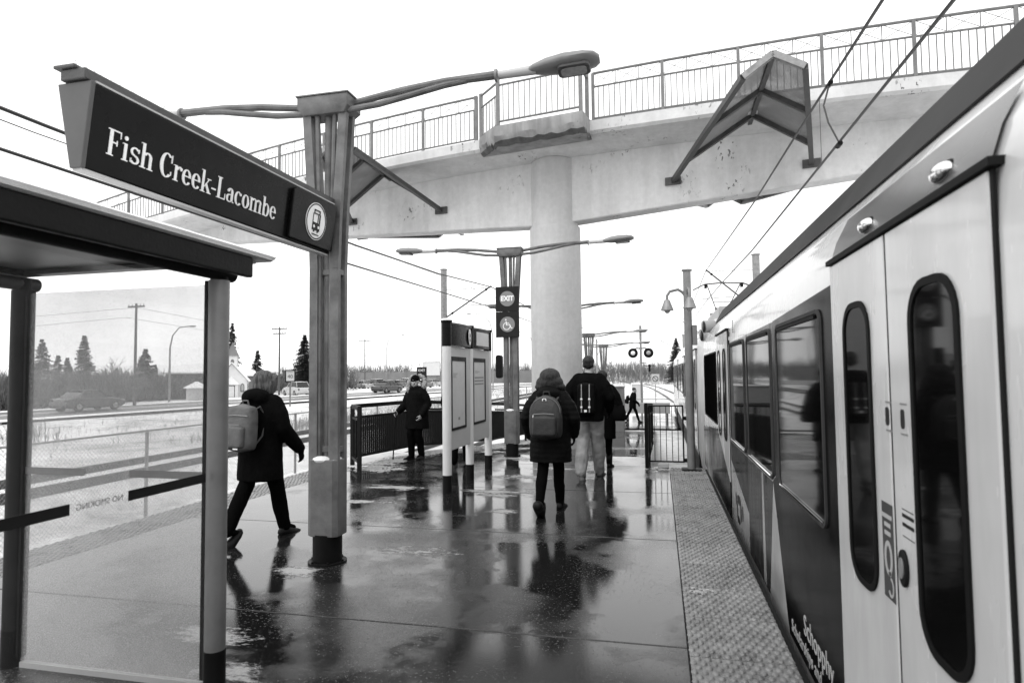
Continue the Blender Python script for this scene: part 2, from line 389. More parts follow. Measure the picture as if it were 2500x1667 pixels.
def ribbon(path, w, z, zf=None):
    mb = MB(); P = [V((a, b_, 0)) for a, b_ in path]; L = []
    for i, p in enumerate(P):
        d = (P[min(i+1, len(P)-1)]-P[max(i-1, 0)]).normalized(); nrm = V((-d.y, d.x, 0))
        zz = z if zf is None else zf(p.x, p.y)
        L.append((p+nrm*w/2+V((0, 0, zz)), p-nrm*w/2+V((0, 0, zz))))
    for i in range(len(L)-1): mb.add([L[i][0], L[i][1], L[i+1][1], L[i+1][0]], [(0, 1, 2, 3)])
    return mb
def smooth_path(pts, k=8):
    o = []; n = len(pts)
    for i in range(n-1):
        p0, p1, p2, p3 = [V((*pts[max(0, min(n-1, j))], 0)) for j in (i-1, i, i+1, i+2)]
        for q in range(k):
            t = q/k; v = .5*((2*p1)+(-p0+p2)*t+(2*p0-5*p1+4*p2-p3)*t*t+(-p0+3*p1-3*p2+p3)*t**3); o.append((v.x, v.y))
    o.append(tuple(pts[-1])); return o
RD = smooth_path([(-44, -10), (-41.5, 15), (-40, 33), (-37.5, 50), (-34.5, 70), (-31, 95), (-25, 130), (-14, 180)])
ROADZ = -.70
struct(ribbon(RD, 8.6, ROADZ), 'road', 'asphalt')
for off, nm in ((5.3, 'road_shoulder'), (-5.3, 'road_shoulder')):
    P = [(x+off*.97, y+off*.12) for x, y in RD]; struct(ribbon(P, 2.3, ROADZ-.006), nm, 'snow')
mb = ribbon([(x-.0, y) for x, y in RD], .5, ROADZ+.006); struct(mb, 'road_slush_line', 'snow')

# tracks: rails as pairs on the snow
def rails(name, path, zt):
    root = tag(thing(name, None, None, (path[0][0], path[0][1], zt)), kind='structure')
    for sgn in (-1, 1):
        mb = MB(); P = [V((a, b_, 0)) for a, b_ in path]; rings = []
        for i, p in enumerate(P):
            d = (P[min(i+1, len(P)-1)]-P[max(i-1, 0)]).normalized(); nr = V((d.y, -d.x, 0)); c = p+nr*sgn*.7525
            pr = [(-.036, 0), (.036, 0), (.036, -.04), (.012, -.05), (.012, -.125), (.07, -.15), (.07, -.17), (-.07, -.17), (-.07, -.15), (-.012, -.125), (-.012, -.05), (-.036, -.04)]
            rings.append([c+nr*a+V((0, 0, zt+b_)) for a, b_ in pr])
        mb.loft(rings); build(mb, 'rail', 'rust_rail', root, smooth=False)
    return root
rails('freight_track', [(-12.05, y) for y in range(-8, 200, 8)], -.40)
rails('track', [(-7.2, y) for y in range(-8, 60, 8)]+smooth_path([(-7.2, 60), (-8.0, 85), (-10.5, 115), (-16, 150), (-26, 190)]), GZ+.14)
RT = [(2.13, y) for y in range(-8, 40, 6)]+smooth_path([(2.13, 40), (1.9, 52), (.9, 75), (-1.6, 112), (-6, 145), (-14, 185)])
rails('track', RT, GZ+.14)

# ------------------------------------------------------------ platform: slabs with joints, tactile strips, ramp
pl = tag(thing('platform', None, None, (-2.6, 4, 0)), kind='structure')
mb = MB(); mb.box(-5.84, .68, -6, 12.32, -.98, -.061); mb2 = MB()
o = build(MB().box(-5.84, -.26, -6, 12.32, -1.05, -.07).box(-.26, .69, -6, 11.04, -1.05, -.07), 'platform_core', 'concrete', pl, smooth=False)
JY = [-5.7, -3.3, -.9, 1.5, 3.9, 6.3, 8.7, 11.05]
for a, b_ in zip(JY[:-1], JY[1:]):
    build(MB().box(-5.275, .128, a+.005, b_-.005, -.07, 0), 'slab', 'floor', pl, smooth=False, bevel=.006)
build(MB().box(-5.275, -.255, 11.055, 12.30, -.07, 0), 'slab', 'floor', pl, smooth=False, bevel=.006)
# tactile tiles with truncated domes, one shared mesh
def tile_mesh():
    mb = MB(); w, h = .562, .594
    mb.box(0, w, 0, h, -.07, -.002)
    nxd, nyd = 10, 11
    for i in range(nxd):
        for j in range(nyd):
            cx = (i+(.27 if j % 2 else .73))*w/nxd; cy = (j+.5)*h/nyd; k = 8; o = len(mb.v)
            for (r, z) in ((.0205, -.0015), (.0170, .0050), (.0105, .0075)):
                for q in range(k): t = 2*pi*(q+.5)/k; mb.v.append((cx+r*cos(t), cy+r*sin(t), z))
            for ring in range(2):
                for q in range(k): mb.f.append((o+ring*k+q, o+ring*k+(q+1) % k, o+(ring+1)*k+(q+1) % k, o+(ring+1)*k+q))
            mb.f.append(tuple(o+2*k+q for q in range(k)))
    me = mb.mesh('tactile_tile'); me.shade_smooth(); me.set_sharp_from_angle(angle=radians(50)); return me
tm = tile_mesh()
for (x0, y1) in ((.134, 11.0), (-5.845, 10.2)):
    y = y1-.6
    while y > -2.0:
        o = put('tactile_tile', tm, 'tactile', pl); o.location = (x0+2.6, y-4, 0)
        y -= .6
    o = build(MB().box(x0+.003, x0+.559, y1+.002, 11.04 if x0 > 0 else 12.3, -.07, -.003), 'end_kerb', 'concrete', pl, smooth=False)
build(MB().box(.7, .735, -5.7, 11.0, -.16, -.012), 'edge_strip', 'rubber', pl, smooth=False)
build(MB().box(-5.88, -5.85, -5.7, 12.3, -.25, -.012), 'edge_strip', 'concrete', pl, smooth=False)
# ramp down to the crossing
SL = .0622
def rampz(y): return -max(0, y-12.32)*SL
rp = tag(thing('ramp', None, None, (-2.5, 12.32, 0)), kind='structure')
ys = [12.33, 14.7, 17.1, 19.5, 21.9, 24.3, 26.7, 28.9]
for a, b_ in zip(ys[:-1], ys[1:]):
    xl0 = -5.2+min(1, (a-12.3)/3)*1.0; xl1 = -5.2+min(1, (b_-12.3)/3)*1.0
    A, B = rampz(a+.004), rampz(b_-.004)
    build(MB().add([(xl0, a+.004, A), (-.2, a+.004, A), (-.2, b_-.004, B), (xl1, b_-.004, B), (xl0, a+.004, -1.3), (-.2, a+.004, -1.3), (-.2, b_-.004, -1.3), (xl1, b_-.004, -1.3)],
                   [(0, 1, 2, 3), (4, 7, 6, 5), (0, 4, 5, 1), (1, 5, 6, 2), (2, 6, 7, 3), (3, 7, 4, 0)]), 'ramp_slab', 'floor_far', rp, smooth=False)
struct(MB().add([(-9.5, 28.9, GZ+.075), (6, 28.9, GZ+.075), (6, 37, GZ+.075), (-9.5, 37, GZ+.075)], [(0, 1, 2, 3)]), 'crossing_path', 'floor_far')

# ------------------------------------------------------------ footbridge
_a = radians(80)
ES = V((sin(_a), -cos(_a), 0)); EN = V((-cos(_a), -sin(_a), 0)); BC = V((-2.4, 14.8, 0))
def bp(s, n, z): return BC+ES*s+EN*n+V((0, 0, z))
def zc(s): return -.0042*s*s
br = thing('footbridge', 'pale weathered concrete footbridge with steel railing crossing over the tracks', 'footbridge', (-2.4, 14.8, -.2))
sv = [-12.3+i*1.0 for i in range(27)]
def gb(s): return min(5.10+.055*abs(s), 6.68+zc(s)-.28)
mb = MB(); mb.loft([[bp(s, .22, 6.70+zc(s)), bp(s, .22, gb(s)), bp(s, -.22, gb(s)), bp(s, -.22, 6.70+zc(s))] for s in sv]); build(mb, 'girder', 'concrete', br, bevel=.03)
mb = MB(); mb.loft([[bp(s, n, z+zc(s)) for n, z in ((1.3, 7.02), (1.3, 6.80), (1.24, 6.745), (.75, 6.72), (.5, 6.66), (-.5, 6.66), (-1.24, 6.745), (-1.3, 6.8), (-1.3, 7.02), (-1.12, 7.03), (-1.1, 6.93), (1.1, 6.93), (1.12, 7.03))] for s in sv])
build(mb, 'deck', 'concrete', br, ang=25)
build(MB().loft([[bp(s, n_, z_+zc(s)) for n_, z_ in ((1.3, 7.0), (1.3, 6.86), (-1.3, 6.86), (-1.3, 7.0))] for s in (-16.2, -15, -13.6, -12.32)]), 'stair_landing', 'concrete', br)
# column
cz = rampz(14.8)-.3
mb = MB(); mb.lathe([(.605, cz), (.605, 5.02), (.60, 5.06), (.56, 5.07), (.56, 6.64), (.535, 6.65), (.535, 6.74)], (BC.x+.03, BC.y, 0), 48)
build(mb, 'column', 'column_concrete', br)
# bump-out over the column, underside spalled
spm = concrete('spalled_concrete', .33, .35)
mb = MB(); rnd = random.Random(3); top = []; bot = []
outl = [(-1.34, 1.303), (-.74, 1.8), (1.30, 1.8), (1.30, 1.303)]
edge = []
for i in range(len(outl)-1):
    (a, b_), (c, d) = outl[i], outl[i+1]
    for k in range(14): t = k/14; edge.append((a+(c-a)*t, b_+(d-b_)*t))
edge.append(outl[-1])
n = len(edge)
rings = [[bp(s, m_, 7.05) for s, m_ in edge], [bp(s, m_, 6.83+rnd.uniform(-.02, .02)) for s, m_ in edge],
         [bp(s, m_-.05-rnd.random()*.05, 6.72+rnd.uniform(-.045, .045)) for s, m_ in edge], [bp(s, max(1.15, m_-.22), 6.66+rnd.uniform(-.03, .02)) for s, m_ in edge],
         [bp(s*.9, 1.0, 6.70) for s, m_ in edge]]
for r in rings: mb.v += [tuple(p) for p in r]
sp = MB(); sp.v = list(mb.v)
for i in range(4):
    for j in range(n-1): (sp if i == 2 else mb).f.append((i*n+j, i*n+j+1, (i+1)*n+j+1, (i+1)*n+j))
mb.v += [tuple(bp(s, 1.05, 7.045)) for s, m_ in edge]
for j in range(n-1): mb.f.append((j, 5*n+j, 5*n+j+1, j+1))
ls = build(mb, 'lookout_slab', spm, br)
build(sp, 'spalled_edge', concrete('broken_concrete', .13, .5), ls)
# railings: posts, rails, lattice rods and balusters, each baluster its own piece
rl = build(MB().bar(bp(-1.44, 1.24, 7.0), bp(-1.44, 1.24, 8.085), .07, .07, up=EN), 'railing', 'rail_bridge', br)
bal = MB().box(-.009, .009, -.009, .009, 0, .70).mesh('baluster'); bal_tall = MB().box(-.009, .009, -.009, .009, 0, .80).mesh('baluster')
yawb = atan2(ES.y, ES.x)
def baluster(p, me, name='baluster'):
    o = put(name, me, 'rail_bridge', rl); o.location = p-V(br.location); o.rotation_euler = (0, 0, yawb); return o
def rail_run(s0, s1, posts, n=1.24, lattice=True, dense=True, par=None):
    st = [s0+(s1-s0)*i/max(1, int(abs(s1-s0)/.8)) for i in range(max(1, int(abs(s1-s0)/.8))+1)]
    for z, r in ((8.07, .028), (7.77, .021), (7.08, .021)):
        build(MB().tube([bp(s, n, z+zc(s)) for s in st], r, 8), 'top_rail' if z > 8 else 'rail', 'rail_bridge', par)
    for s in posts: build(MB().bar(bp(s, n, 6.98+zc(s)), bp(s, n, 8.07+zc(s)), .06, .05, up=EN), 'post', 'rail_bridge', par)
    mb = MB()
    for a, b_ in zip(sorted(posts)[:-1], sorted(posts)[1:]):
        k = 3
        for i in range(k):
            p, q = a+(b_-a)*i/k, a+(b_-a)*(i+1)/k
            mb.tube([bp(p, n, 7.78+zc(p)), bp(q, n, 8.06+zc(q))], .006, 5); mb.tube([bp(p, n+.012, 8.06+zc(p)), bp(q, n+.012, 7.78+zc(q))], .006, 5)
            if i: mb.tube([bp(p, n-.012, 7.78+zc(p)), bp(p, n-.012, 8.06+zc(p))], .009, 5)
    build(mb, 'lattice', 'rail_bridge', par)
    if dense:
        s = min(s0, s1)+.118
        while s < max(s0, s1)-.06:
            if min(abs(s-p) for p in posts) > .05: baluster(bp(s, n, 7.08+zc(s)), bal)
            s += .118
rail_run(-15.9, -1.44, [-15.9]+[-1.44-1.5*i-(0 if i == 0 else -.06) for i in range(0, 10)][::-1], par=rl)
rail_run(1.37, 11.5, [1.37+1.48*i for i in range(0, 8)]+[11.5], par=rl)
# lookout rails: front and the slanted return
for z in (7.98, 7.16): build(MB().tube([bp(-.66, 1.74, z), bp(1.24, 1.74, z)], .024, 8), 'rail', 'rail_bridge', rl)
for s in (-.66, 1.24): build(MB().bar(bp(s, 1.74, 7.03), bp(s, 1.74, 8.12), .075, .06, up=EN), 'post', 'rail_bridge', rl)
for s, n in ((1.24, 1.26), (-1.30, 1.27)): build(MB().bar(bp(s, n, 7.0), bp(s, n, 8.1), .075, .06, up=EN), 'post', 'rail_bridge', rl)
for i in range(1, 15): baluster(bp(-.66+1.9*i/15, 1.74, 7.17), bal_tall)
for z, r in ((8.05, .026), (7.77, .02), (7.1, .02)): build(MB().tube([bp(-1.30, 1.27, z), bp(-.66, 1.74, z)], r, 8), 'rail', 'rail_bridge', rl)
for i in range(1, 6):
    t = i/6; baluster(bp(-1.30+.64*t, 1.27+.47*t, 7.08), bal)
build(MB().tube([bp(1.24, 1.28, 7.98), bp(1.24, 1.72, 7.98)], .024, 8), 'rail', 'rail_bridge', rl)
for s in [-15.9+1.6*i for i in range(18)]: pass
mbx = MB()
for z in (8.07, 7.77, 7.08): mbx.tube([bp(s, -1.24, z+zc(s)) for s in sv], .025, 6)
for s in [-11.8+1.5*i for i in range(17)]: mbx.bar(bp(s, -1.24, 6.98+zc(s)), bp(s, -1.24, 8.07+zc(s)), .06, .05, up=EN)
build(mbx, 'rear_railing', 'rail_bridge', br)

# overhead-line shields bolted to the girder, one over each track on both faces
def shield(name, label, s_feet, s_tip, s_ridge, nsgn, dz=0.):
    t = thing(name, label, 'shield', bp((s_feet[0]+s_feet[1])/2, .4*nsgn, 5.7), group='shields over the overhead line')
    N = lambda n: n*nsgn
    F = [bp(s, N(.25), 5.79+dz) for s in s_feet]; Tp = [bp(s, N(3.5), z+dz) for s, z in zip(s_tip, (6.37, 6.36))]
    A = bp(sum(s_tip)/2, N(3.5), 6.66+dz); R0 = bp(s_ridge, N(.25), 6.66+dz)
    for i in range(2): build(MB().bar(F[i], Tp[i], .09, .10), 'side_beam', 'steel_dark', t)
    build(MB().bar(R0, A, .08, .09), 'ridge_beam', 'steel_dark', t)
    for i in range(2):
        build(MB().bar(A, Tp[i], .09, .10), 'front_beam', 'steel_pale', t)
        for f in (.25, .60): build(MB().bar(R0.lerp(A, f)-V((0, 0, .01)), F[i].lerp(Tp[i], f)-V((0, 0, .01)), .09, .08), 'rafter', 'steel_dark', t)
        for f0, f1 in ((.25, .60), (.60, 1.)):
            q = [R0.lerp(A, f0), R0.lerp(A, f1), F[i].lerp(Tp[i], f1), F[i].lerp(Tp[i], f0)]; q = [p+V((0, 0, .05)) for p in q]
            build(MB().add(q+[p+V((0, 0, .012)) for p in q], [(0, 1, 2, 3), (7, 6, 5, 4), (0, 4, 5, 1), (1, 5, 6, 2), (2, 6, 7, 3), (3, 7, 4, 0)]), 'pane', 'pane_clear', t, smooth=False)
        build(MB().bar(F[i]-ES*.17, F[i]+ES*.17, .05, .17), 'foot_plate', 'steel_dark', t)
    return t
shield('overhead_shield', 'peaked glass and steel shield jutting from the footbridge above the train', (2.87, 5.62), (4.50, 5.42), 4.42, 1)
shield('overhead_shield', 'peaked steel shield on the footbridge behind the station name post, over the left track', (-5.75, -2.95), (-4.1, -3.2), -4.3, 1)
shield('overhead_shield', 'shield tip showing under the far side of the footbridge, right of the column', (2.9, 5.6), (3.2, 4.1), 4.1, -1, -.27)
shield('overhead_shield', 'shield tip showing under the far side of the footbridge, left of the column', (-5.75, -2.95), (-5.2, -4.3), -4.5, -1, -.3)
# ============================================================ PLATFORM FURNITURE
def lamp_head(mb_parts, x0, sgn, z, par):
    """cobra-head luminaire pointing along sgn*x from x0"""
    prof = [(0, .035, .03), (.04, .065, .045), (.15, .105, .072), (.30, .138, .082), (.46, .14, .072), (.55, .12, .05), (.59, .07, .022)]
    rings = []
    for (d, hw, h) in prof:
        r = []
        for k in range(12):
            t = 2*pi*k/12; yy = hw*cos(t); zz = sin(t); zz = zz*h if zz > 0 else zz*h*.6
            r.append((x0+sgn*d, yy, z+zz+.05*d))
        rings.append(r)
    h = build(MB().loft(rings), 'lamp_head', 'grey', par, ang=60)
    mb = MB(); n = 14
    outl = rrect(.27, .20, .05, 4)
    mb.prism(outl, (x0+sgn*.38, 0, z-.036+.05*.38), (1, 0, sgn*.05), (0, 1, 0), (0, 0, -.03)); build(mb, 'lamp_lens', 'steel_dark', h, bevel=.006)
    mb = MB().prism(rrect(.21, .14, .04, 4), (x0+sgn*.38, 0, z-.0665+.05*.38), (1, 0, sgn*.05), (0, 1, 0), (0, 0, -.004)); build(mb, 'lens_glass', 'lens', h, smooth=False)
    build(MB().cyl((x0-sgn*.26, 0, z-.005), (x0+sgn*.06, 0, z+.005), .034, .04, 12), 'lamp_socket', 'off_white', h)
    build(MB().cyl((x0-sgn*.29, 0, z-.006), (x0-sgn*.27, 0, z-.006), .055, n=12), 'lamp_flange', 'grey', h)
def lamp_post(label, loc):
    t = thing('platform_lamp', label, 'lamp post', (0, 0, 0), group='platform lamp posts')
    build(MB().lathe([(.125, 0), (.125, .25)], n=24), 'foot', 'black', t)
    mb = MB()
    for q in range(6): a = 2*pi*q/6; mb.cyl((.145*cos(a), .145*sin(a), .0), (.145*cos(a), .145*sin(a), .03), .011, n=6)
    mb.lathe([(.165, 0), (.165, .015)], n=24); build(mb, 'base_plate', 'black', t)
    cv = build(MB().prism([(-.14, -.08), (-.10, -.11), (.10, -.11), (.14, -.08), (.14, .08), (.10, .11), (-.10, .11), (-.14, .08)], (0, 0, .235), (1, 0, 0), (0, 1, 0), (0, 0, .655)), 'base_cover', 'steel', t, bevel=.006)
    sn = MB(); sn.sphere((-.02, -.07, .885), (.09, .05, .035), 12, 6); sn.sphere((.10, -.02, .885), (.035, .07, .025), 10, 6); build(sn, 'snow_cap', 'snow', cv)
    for sx in (-1, 1):
        for sy in (-1, 1):
            p = [(sx*.100, sy*.06, .24), (sx*.100, sy*.06, 2.55), (sx*.115, sy*.06, 3.0), (sx*.175, sy*.06, 3.94)]
            mb = MB()
            for a, b_ in zip(p[:-1], p[1:]): mb.bar(a, V(b_)+(V(b_)-V(a)).normalized()*.004, .078, .045, up=(0, 1, 0))
            build(mb, 'channel', 'steel', t)
    build(MB().cyl((0, 0, .24), (0, 0, 3.94), .036, n=14), 'centre_tube', 'steel', t)
    for sy in (-1,):
        build(MB().tube([(-.055, sy*.05, .24), (-.055, sy*.05, 2.6), (-.085, sy*.05, 3.94)], .022, 8), 'conduit', 'steel', t)
        build(MB().tube([(.055, sy*.05, .24), (.055, sy*.05, 2.6), (.085, sy*.05, 3.94)], .022, 8), 'conduit', 'steel', t)
    for z in (.95, 2.5): build(MB().box(-.130, .130, -.045, .045, z, z+.05), 'spacer', 'steel', t, bevel=.004)
    cap = MB(); cap.loft([[(-.20, -.10, 3.93), (.20, -.10, 3.93), (.20, .10, 3.93), (-.20, .10, 3.93)], [(-.245, -.13, 3.985), (.245, -.13, 3.985), (.245, .13, 3.985), (-.245, .13, 3.985)], [(-.245, -.13, 4.09), (.245, -.13, 4.09), (.245, .13, 4.09), (-.245, .13, 4.09)]])
    cp = build(cap, 'cap', 'steel', t, bevel=.006); build(MB().box(-.255, .255, -.14, .14, 4.091, 4.102), 'cap_plate', 'steel', cp)
    for sg in (-1, 1):
        build(MB().tube([(sg*.22, .02, 4.05), (sg*.7, .01, 4.11), (sg*1.1, 0, 4.135), (sg*1.55, 0, 4.14)], [.03, .031, .034, .036], 10), 'arm', 'steel', t)
        build(MB().tube([(sg*.22, -.05, 3.965), (sg*.5, -.045, 3.985), (sg*.8, -.03, 4.04), (sg*1.1, -.012, 4.10), (sg*1.3, 0, 4.125)], .027, 10), 'arm_stay', 'steel', t)
        lamp_head(None, sg*1.84, sg, 4.14, t)
    t.location = loc
    return t
LP1 = lamp_post('grey lamp post holding the long station name sign', (-2.85, 5.04, 0))
for lab, y in (('grey lamp post carrying the square exit sign', 12.11), ('lamp post standing right behind the concrete column', 19.18),
               ('lamp post on the ramp beyond the column, nearer of the two seen right of it', 26.25), ('farthest lamp post at the foot of the ramp', 33.3)):
    c = copy_tree(LP1); c['label'] = lab; c.location = (-2.85, y, max(rampz(y), -1.03))

# small dark call box on the exit post
single(MB().prism(rrect(.12, .46, .05), (-3.1, 12.05, 1.75), (1, 0, 0), (0, 0, 1), (0, .16, 0)), 'call_box', 'black', 'small black box on the side of the exit sign post', 'box', bevel=.01)

# ---- station name sign
sg = thing('station_sign', 'long dark station name sign with white serif letters, left of the lamp post', 'sign', (-2.82, 3.75, 2.67))
SY0, SY1 = 2.52, 4.93
sec = [(-2.93, 3.10), (-2.73, 3.10), (-2.785, 2.67), (-2.845, 2.67)]
build(MB().loft([[(x, y, z) for x, z in sec] for y in (SY0+.012, SY1)]), 'sign_box', 'sign_dark', sg, smooth=False, bevel=.008)
build(MB().loft([[(x+(.006 if i in (1, 2) else -.006), y, z+(.004 if i < 2 else -.004)) for i, (x, z) in enumerate(sec)] for y in (SY0-.012, SY0+.014)]), 'end_plate', 'sign_grey', sg, smooth=False, bevel=.005)
build(MB().box(-2.90, -2.748, SY0-.03, SY1+.03, 3.108, 3.165), 'top_rail', 'steel_dark', sg, bevel=.006)
build(MB().box(-2.93, -2.80, SY0-.045, SY0+.10, 3.166, 3.184), 'rail_end', 'steel_dark', sg, bevel=.005)
build(MB().box(-2.747, -2.729, SY0+.02, SY1, 3.102, 3.112), 'drip_edge', 'off_white', sg)
build(MB().box(-2.842, -2.788, SY0, SY1-.02, 2.655, 2.668), 'bottom_edge', 'off_white', sg)
mb = MB(); rr = random.Random(5)
for i in range(60):
    y = SY0+(SY1-SY0-.4)*rr.random()**1.2; mb.tube([(-2.84, y, 3.165), (-2.84+rr.uniform(-.06, .06), y+rr.uniform(-.05, .05), 3.165+rr.uniform(.06, .12))], .0009, 3)
tag(build(mb, 'bird_spikes', 'steel_pale', sg), kind='stuff')
fu = V((0, 1, 0)); fv = V((.055, 0, .43)).normalized(); fn = fu.cross(fv)
def face(y, z, out=.002):           # point on the lettered face
    k = (z-2.67)/.43; return V((-2.785+.055*k, y, z))+fn*out
# serif glyphs drawn as overlapping thin solids, every piece a hair prouder than the last
def rect(a, b_, c, d): return [(a, c), (b_, c), (b_, d), (a, d)]
def arc(cx, cy, rx, ry, tx, ty, a0, a1, n=18):
    o = []; i_ = []
    for k in range(n+1):
        t = radians(a0+(a1-a0)*k/n); o.append((cx+rx*cos(t), cy+ry*sin(t))); i_.append((cx+(rx-tx)*cos(t), cy+(ry-ty)*sin(t)))
    return [[o[k], o[k+1], i_[k+1], i_[k]] for k in range(n)]
def stem(x, h, w=.125, flag=True, foot=True):
    g = [rect(x, x+w, 0, h)]
    if foot: g.append(rect(x-.075, x+w+.075, 0, .042))
    if flag: g.append([(x-.075, h-.045), (x, h-.03), (x, h), (x-.075, h-.01)])
    return g
G = {
 'F': (.64, stem(.10, 1, .14, False)+[rect(.025, .10, .955, 1), rect(.24, .58, .95, 1), [(.54, .95), (.58, .95), (.58, .74), (.56, .74)], rect(.24, .43, .49, .54), rect(.41, .445, .41, .62)]),
 'i': (.35, stem(.11, .67)+[ell(.08, .085, 14, .17, .87)]),
 's': (.50, arc(.25, .495, .195, .178, .085, .06, 25, 270)+arc(.25, .178, .205, .178, .085, .06, 90, -155)+[rect(.40, .43, .48, .63), rect(.06, .09, .04, .2)]),
 'h': (.66, stem(.09, 1)+stem(.44, .46, .125, False)+arc(.35, .46, .215, .21, .125, .06, 0, 155)),
 'C': (.74, arc(.37, .5, .33, .52, .15, .05, 48, 312, 26)+[rect(.60, .635, .64, .98), rect(.60, .625, .12, .28)]),
 'r': (.47, stem(.09, .67)+arc(.33, .45, .16, .21, .07, .08, 35, 165)+[ell(.065, .075, 14, .41, .56)]),
 'e': (.55, arc(.28, .33, .25, .345, .125, .05, 0, 322, 24)+[rect(.12, .50, .345, .39)]),
 'k': (.65, stem(.09, 1)+[[(.215, .25), (.26, .25), (.52, .63), (.47, .63)], [(.28, .36), (.36, .47), (.61, .03), (.47, .03)], rect(.39, .62, .628, .67), rect(.40, .665, 0, .042)]),
 '-': (.36, [rect(.04, .31, .27, .345)]),
 'L': (.64, stem(.10, 1, .14, False)+[rect(.025, .315, .957, 1), rect(.3, .58, 0, .05), [(.54, .05), (.58, .05), (.58, .30), (.565, .30)]]),
 'a': (.56, arc(.20, .185, .17, .195, .105, .05, 60, 300)+[rect(.33, .455, .06, .46), rect(.2, .34, .335, .38), rect(.2, .34, 0, .05), [(.42, .06), (.455, .0), (.54, .0), (.54, .045)]]+arc(.265, .46, .19, .215, .12, .05, 0, 160)+[ell(.06, .06, 12, .13, .53)]),
 'c': (.53, arc(.28, .33, .25, .345, .125, .05, 45, 318, 22)+[ell(.062, .068, 12, .42, .545)]),
 'o': (.58, arc(.29, .33, .25, .345, .125, .05, 0, 360, 28)),
 'm': (.98, stem(.08, .67)+stem(.42, .46, .12, False)+stem(.76, .46, .12, False)+arc(.335, .46, .205, .21, .12, .06, 0, 155)+arc(.675, .46, .205, .21, .12, .06, 0, 155)),
 'b': (.62, stem(.09, 1, .125, True, False)+arc(.33, .33, .245, .345, .125, .05, -160, 150, 24)),
 ' ': (.28, [])}
tot = sum(G[c][0] for c in 'Fish Creek-Lacombe'); cap = .137; xs = 1.475/(tot*cap); y = 2.635; zb = 2.778
for ch in 'Fish Creek-Lacombe':
    w, polys = G[ch]; mb = MB()
    for k, p in enumerate(polys):
        mb.prism([(a*cap*xs, b_*cap) for a, b_ in p], face(y, zb), fu, fv, fn*(.004+.00012*k))
    if polys: build(mb, 'letter', 'sign_white', sg, smooth=False)
    y += w*cap*xs
# raised tram pictogram panel at the post end
build(MB().prism([(4.27, .02), (4.27, .39), (4.33, .415), (4.915, .415), (4.915, .02)], face(0, 2.67, .002), fu, V((.055/.43, 0, 1)), fn*.03), 'pictogram_panel', 'sign_dark', sg, smooth=False, bevel=.006)
pc = face(4.61, 2.885, .0335)
d = build(MB().prism(ell(.152, .152, 40), pc, fu, fv, fn*.004), 'pictogram_disc', 'sign_white', sg, smooth=False)
build(MB().ringsolid(ell(.146, .146, 40), ell(.136, .136, 40), pc+fn*.004, fu, fv, fn*.002), 'pictogram_ring', 'sign_dark', d, smooth=False)
mb = MB(); q = pc+fn*.005
for k, (u0, u1, v0, v1) in enumerate([(-.056, .056, -.075, -.01), (-.056, -.048, -.01, .06), (.04, .056, -.01, .06), (.018, .026, -.01, .055), (-.05, .05, .058, .066), (-.045, -.035, .066, .085), (.035, .045, .066, .085), (-.045, .045, .085, .094), (-.05, .05, -.112, -.104), (-.035, -.02, -.088, -.075), (.02, .035, -.088, -.075)]):
    mb.prism(rect(u0, u1, v0, v1), q, fu, fv, fn*(.002+.0003*k))
build(mb, 'tram_pictogram', 'sign_dark', d, smooth=False)
mb = MB()
for u0 in (-.034, .034): mb.prism(ell(.012, .012, 12), q+fu*u0+fv*-.045, fu, fv, fn*.0062)
build(mb, 'tram_headlights', 'sign_white', d, smooth=False)
build(MB().box(-2.88, -2.79, SY1, 5.0, 2.75, 3.05), 'bracket', 'steel', sg)

# ---- exit sign on the second post
ex = thing('exit_sign', 'dark square exit sign with a wheelchair symbol on the lamp post', 'sign', (-2.885, 11.95, 2.32))
build(MB().box(-3.12, -2.65, 11.955, 11.985, 2.83, 3.32), 'exit_panel', 'grey', ex, smooth=False, bevel=.004)
build(MB().box(-3.12, -2.65, 11.955, 11.985, 2.32, 2.825), 'wheelchair_panel', 'grey', ex, smooth=False, bevel=.004)
M['disc'] = mat('sign_disc', .22, .5, spec=.2); M['panel_dark'] = mat('sign_panel', .014, .45, 0, .2, 5, spec=.15)
for ch in ex.children: ch.data.materials.clear(); ch.data.materials.append(M['panel_dark'])
U = V((1, 0, 0)); Vz = V((0, 0, 1)); Nn = V((0, -1, 0))
for zz in (3.08, 2.575): build(MB().prism(ell(.150, .150, 36), (-2.885, 11.955, zz), U, Vz, Nn*.004), 'disc', 'disc', ex, smooth=False)
build(text('EXIT', .135, (-2.885, 11.950, 3.08), U, Vz, .002, squash=.92, bold=.006), 'exit_lettering', 'sign_white', ex, smooth=False)
mb = MB(); oo = V((-2.885, 11.951, 2.575)); k = 0
for p in arc(-.015, -.035, .075, .075, .014, .014, 110, 395, 22): mb.prism(p, oo, U, Vz, Nn*(.002))
for p in ([(-.035, .06), (-.015, .06), (-.005, -.02), (-.025, -.02)], [(-.02, -.0), (.045, -.0), (.045, -.014), (-.02, -.014)], [(.04, -.0), (.055, -.0), (.085, -.075), (.07, -.075)], [(.07, -.075), (.105, -.062), (.108, -.072), (.07, -.088)], [(-.025, .03), (.035, .03), (.035, .018), (-.025, .018)]):
    k += 1; mb.prism(p, oo, U, Vz, Nn*(.002+.0003*k))
mb.prism(ell(.015, .015, 12, -.03, .09), oo, U, Vz, Nn*.0022)
build(mb, 'wheelchair_symbol', 'sign_white', ex, smooth=False)

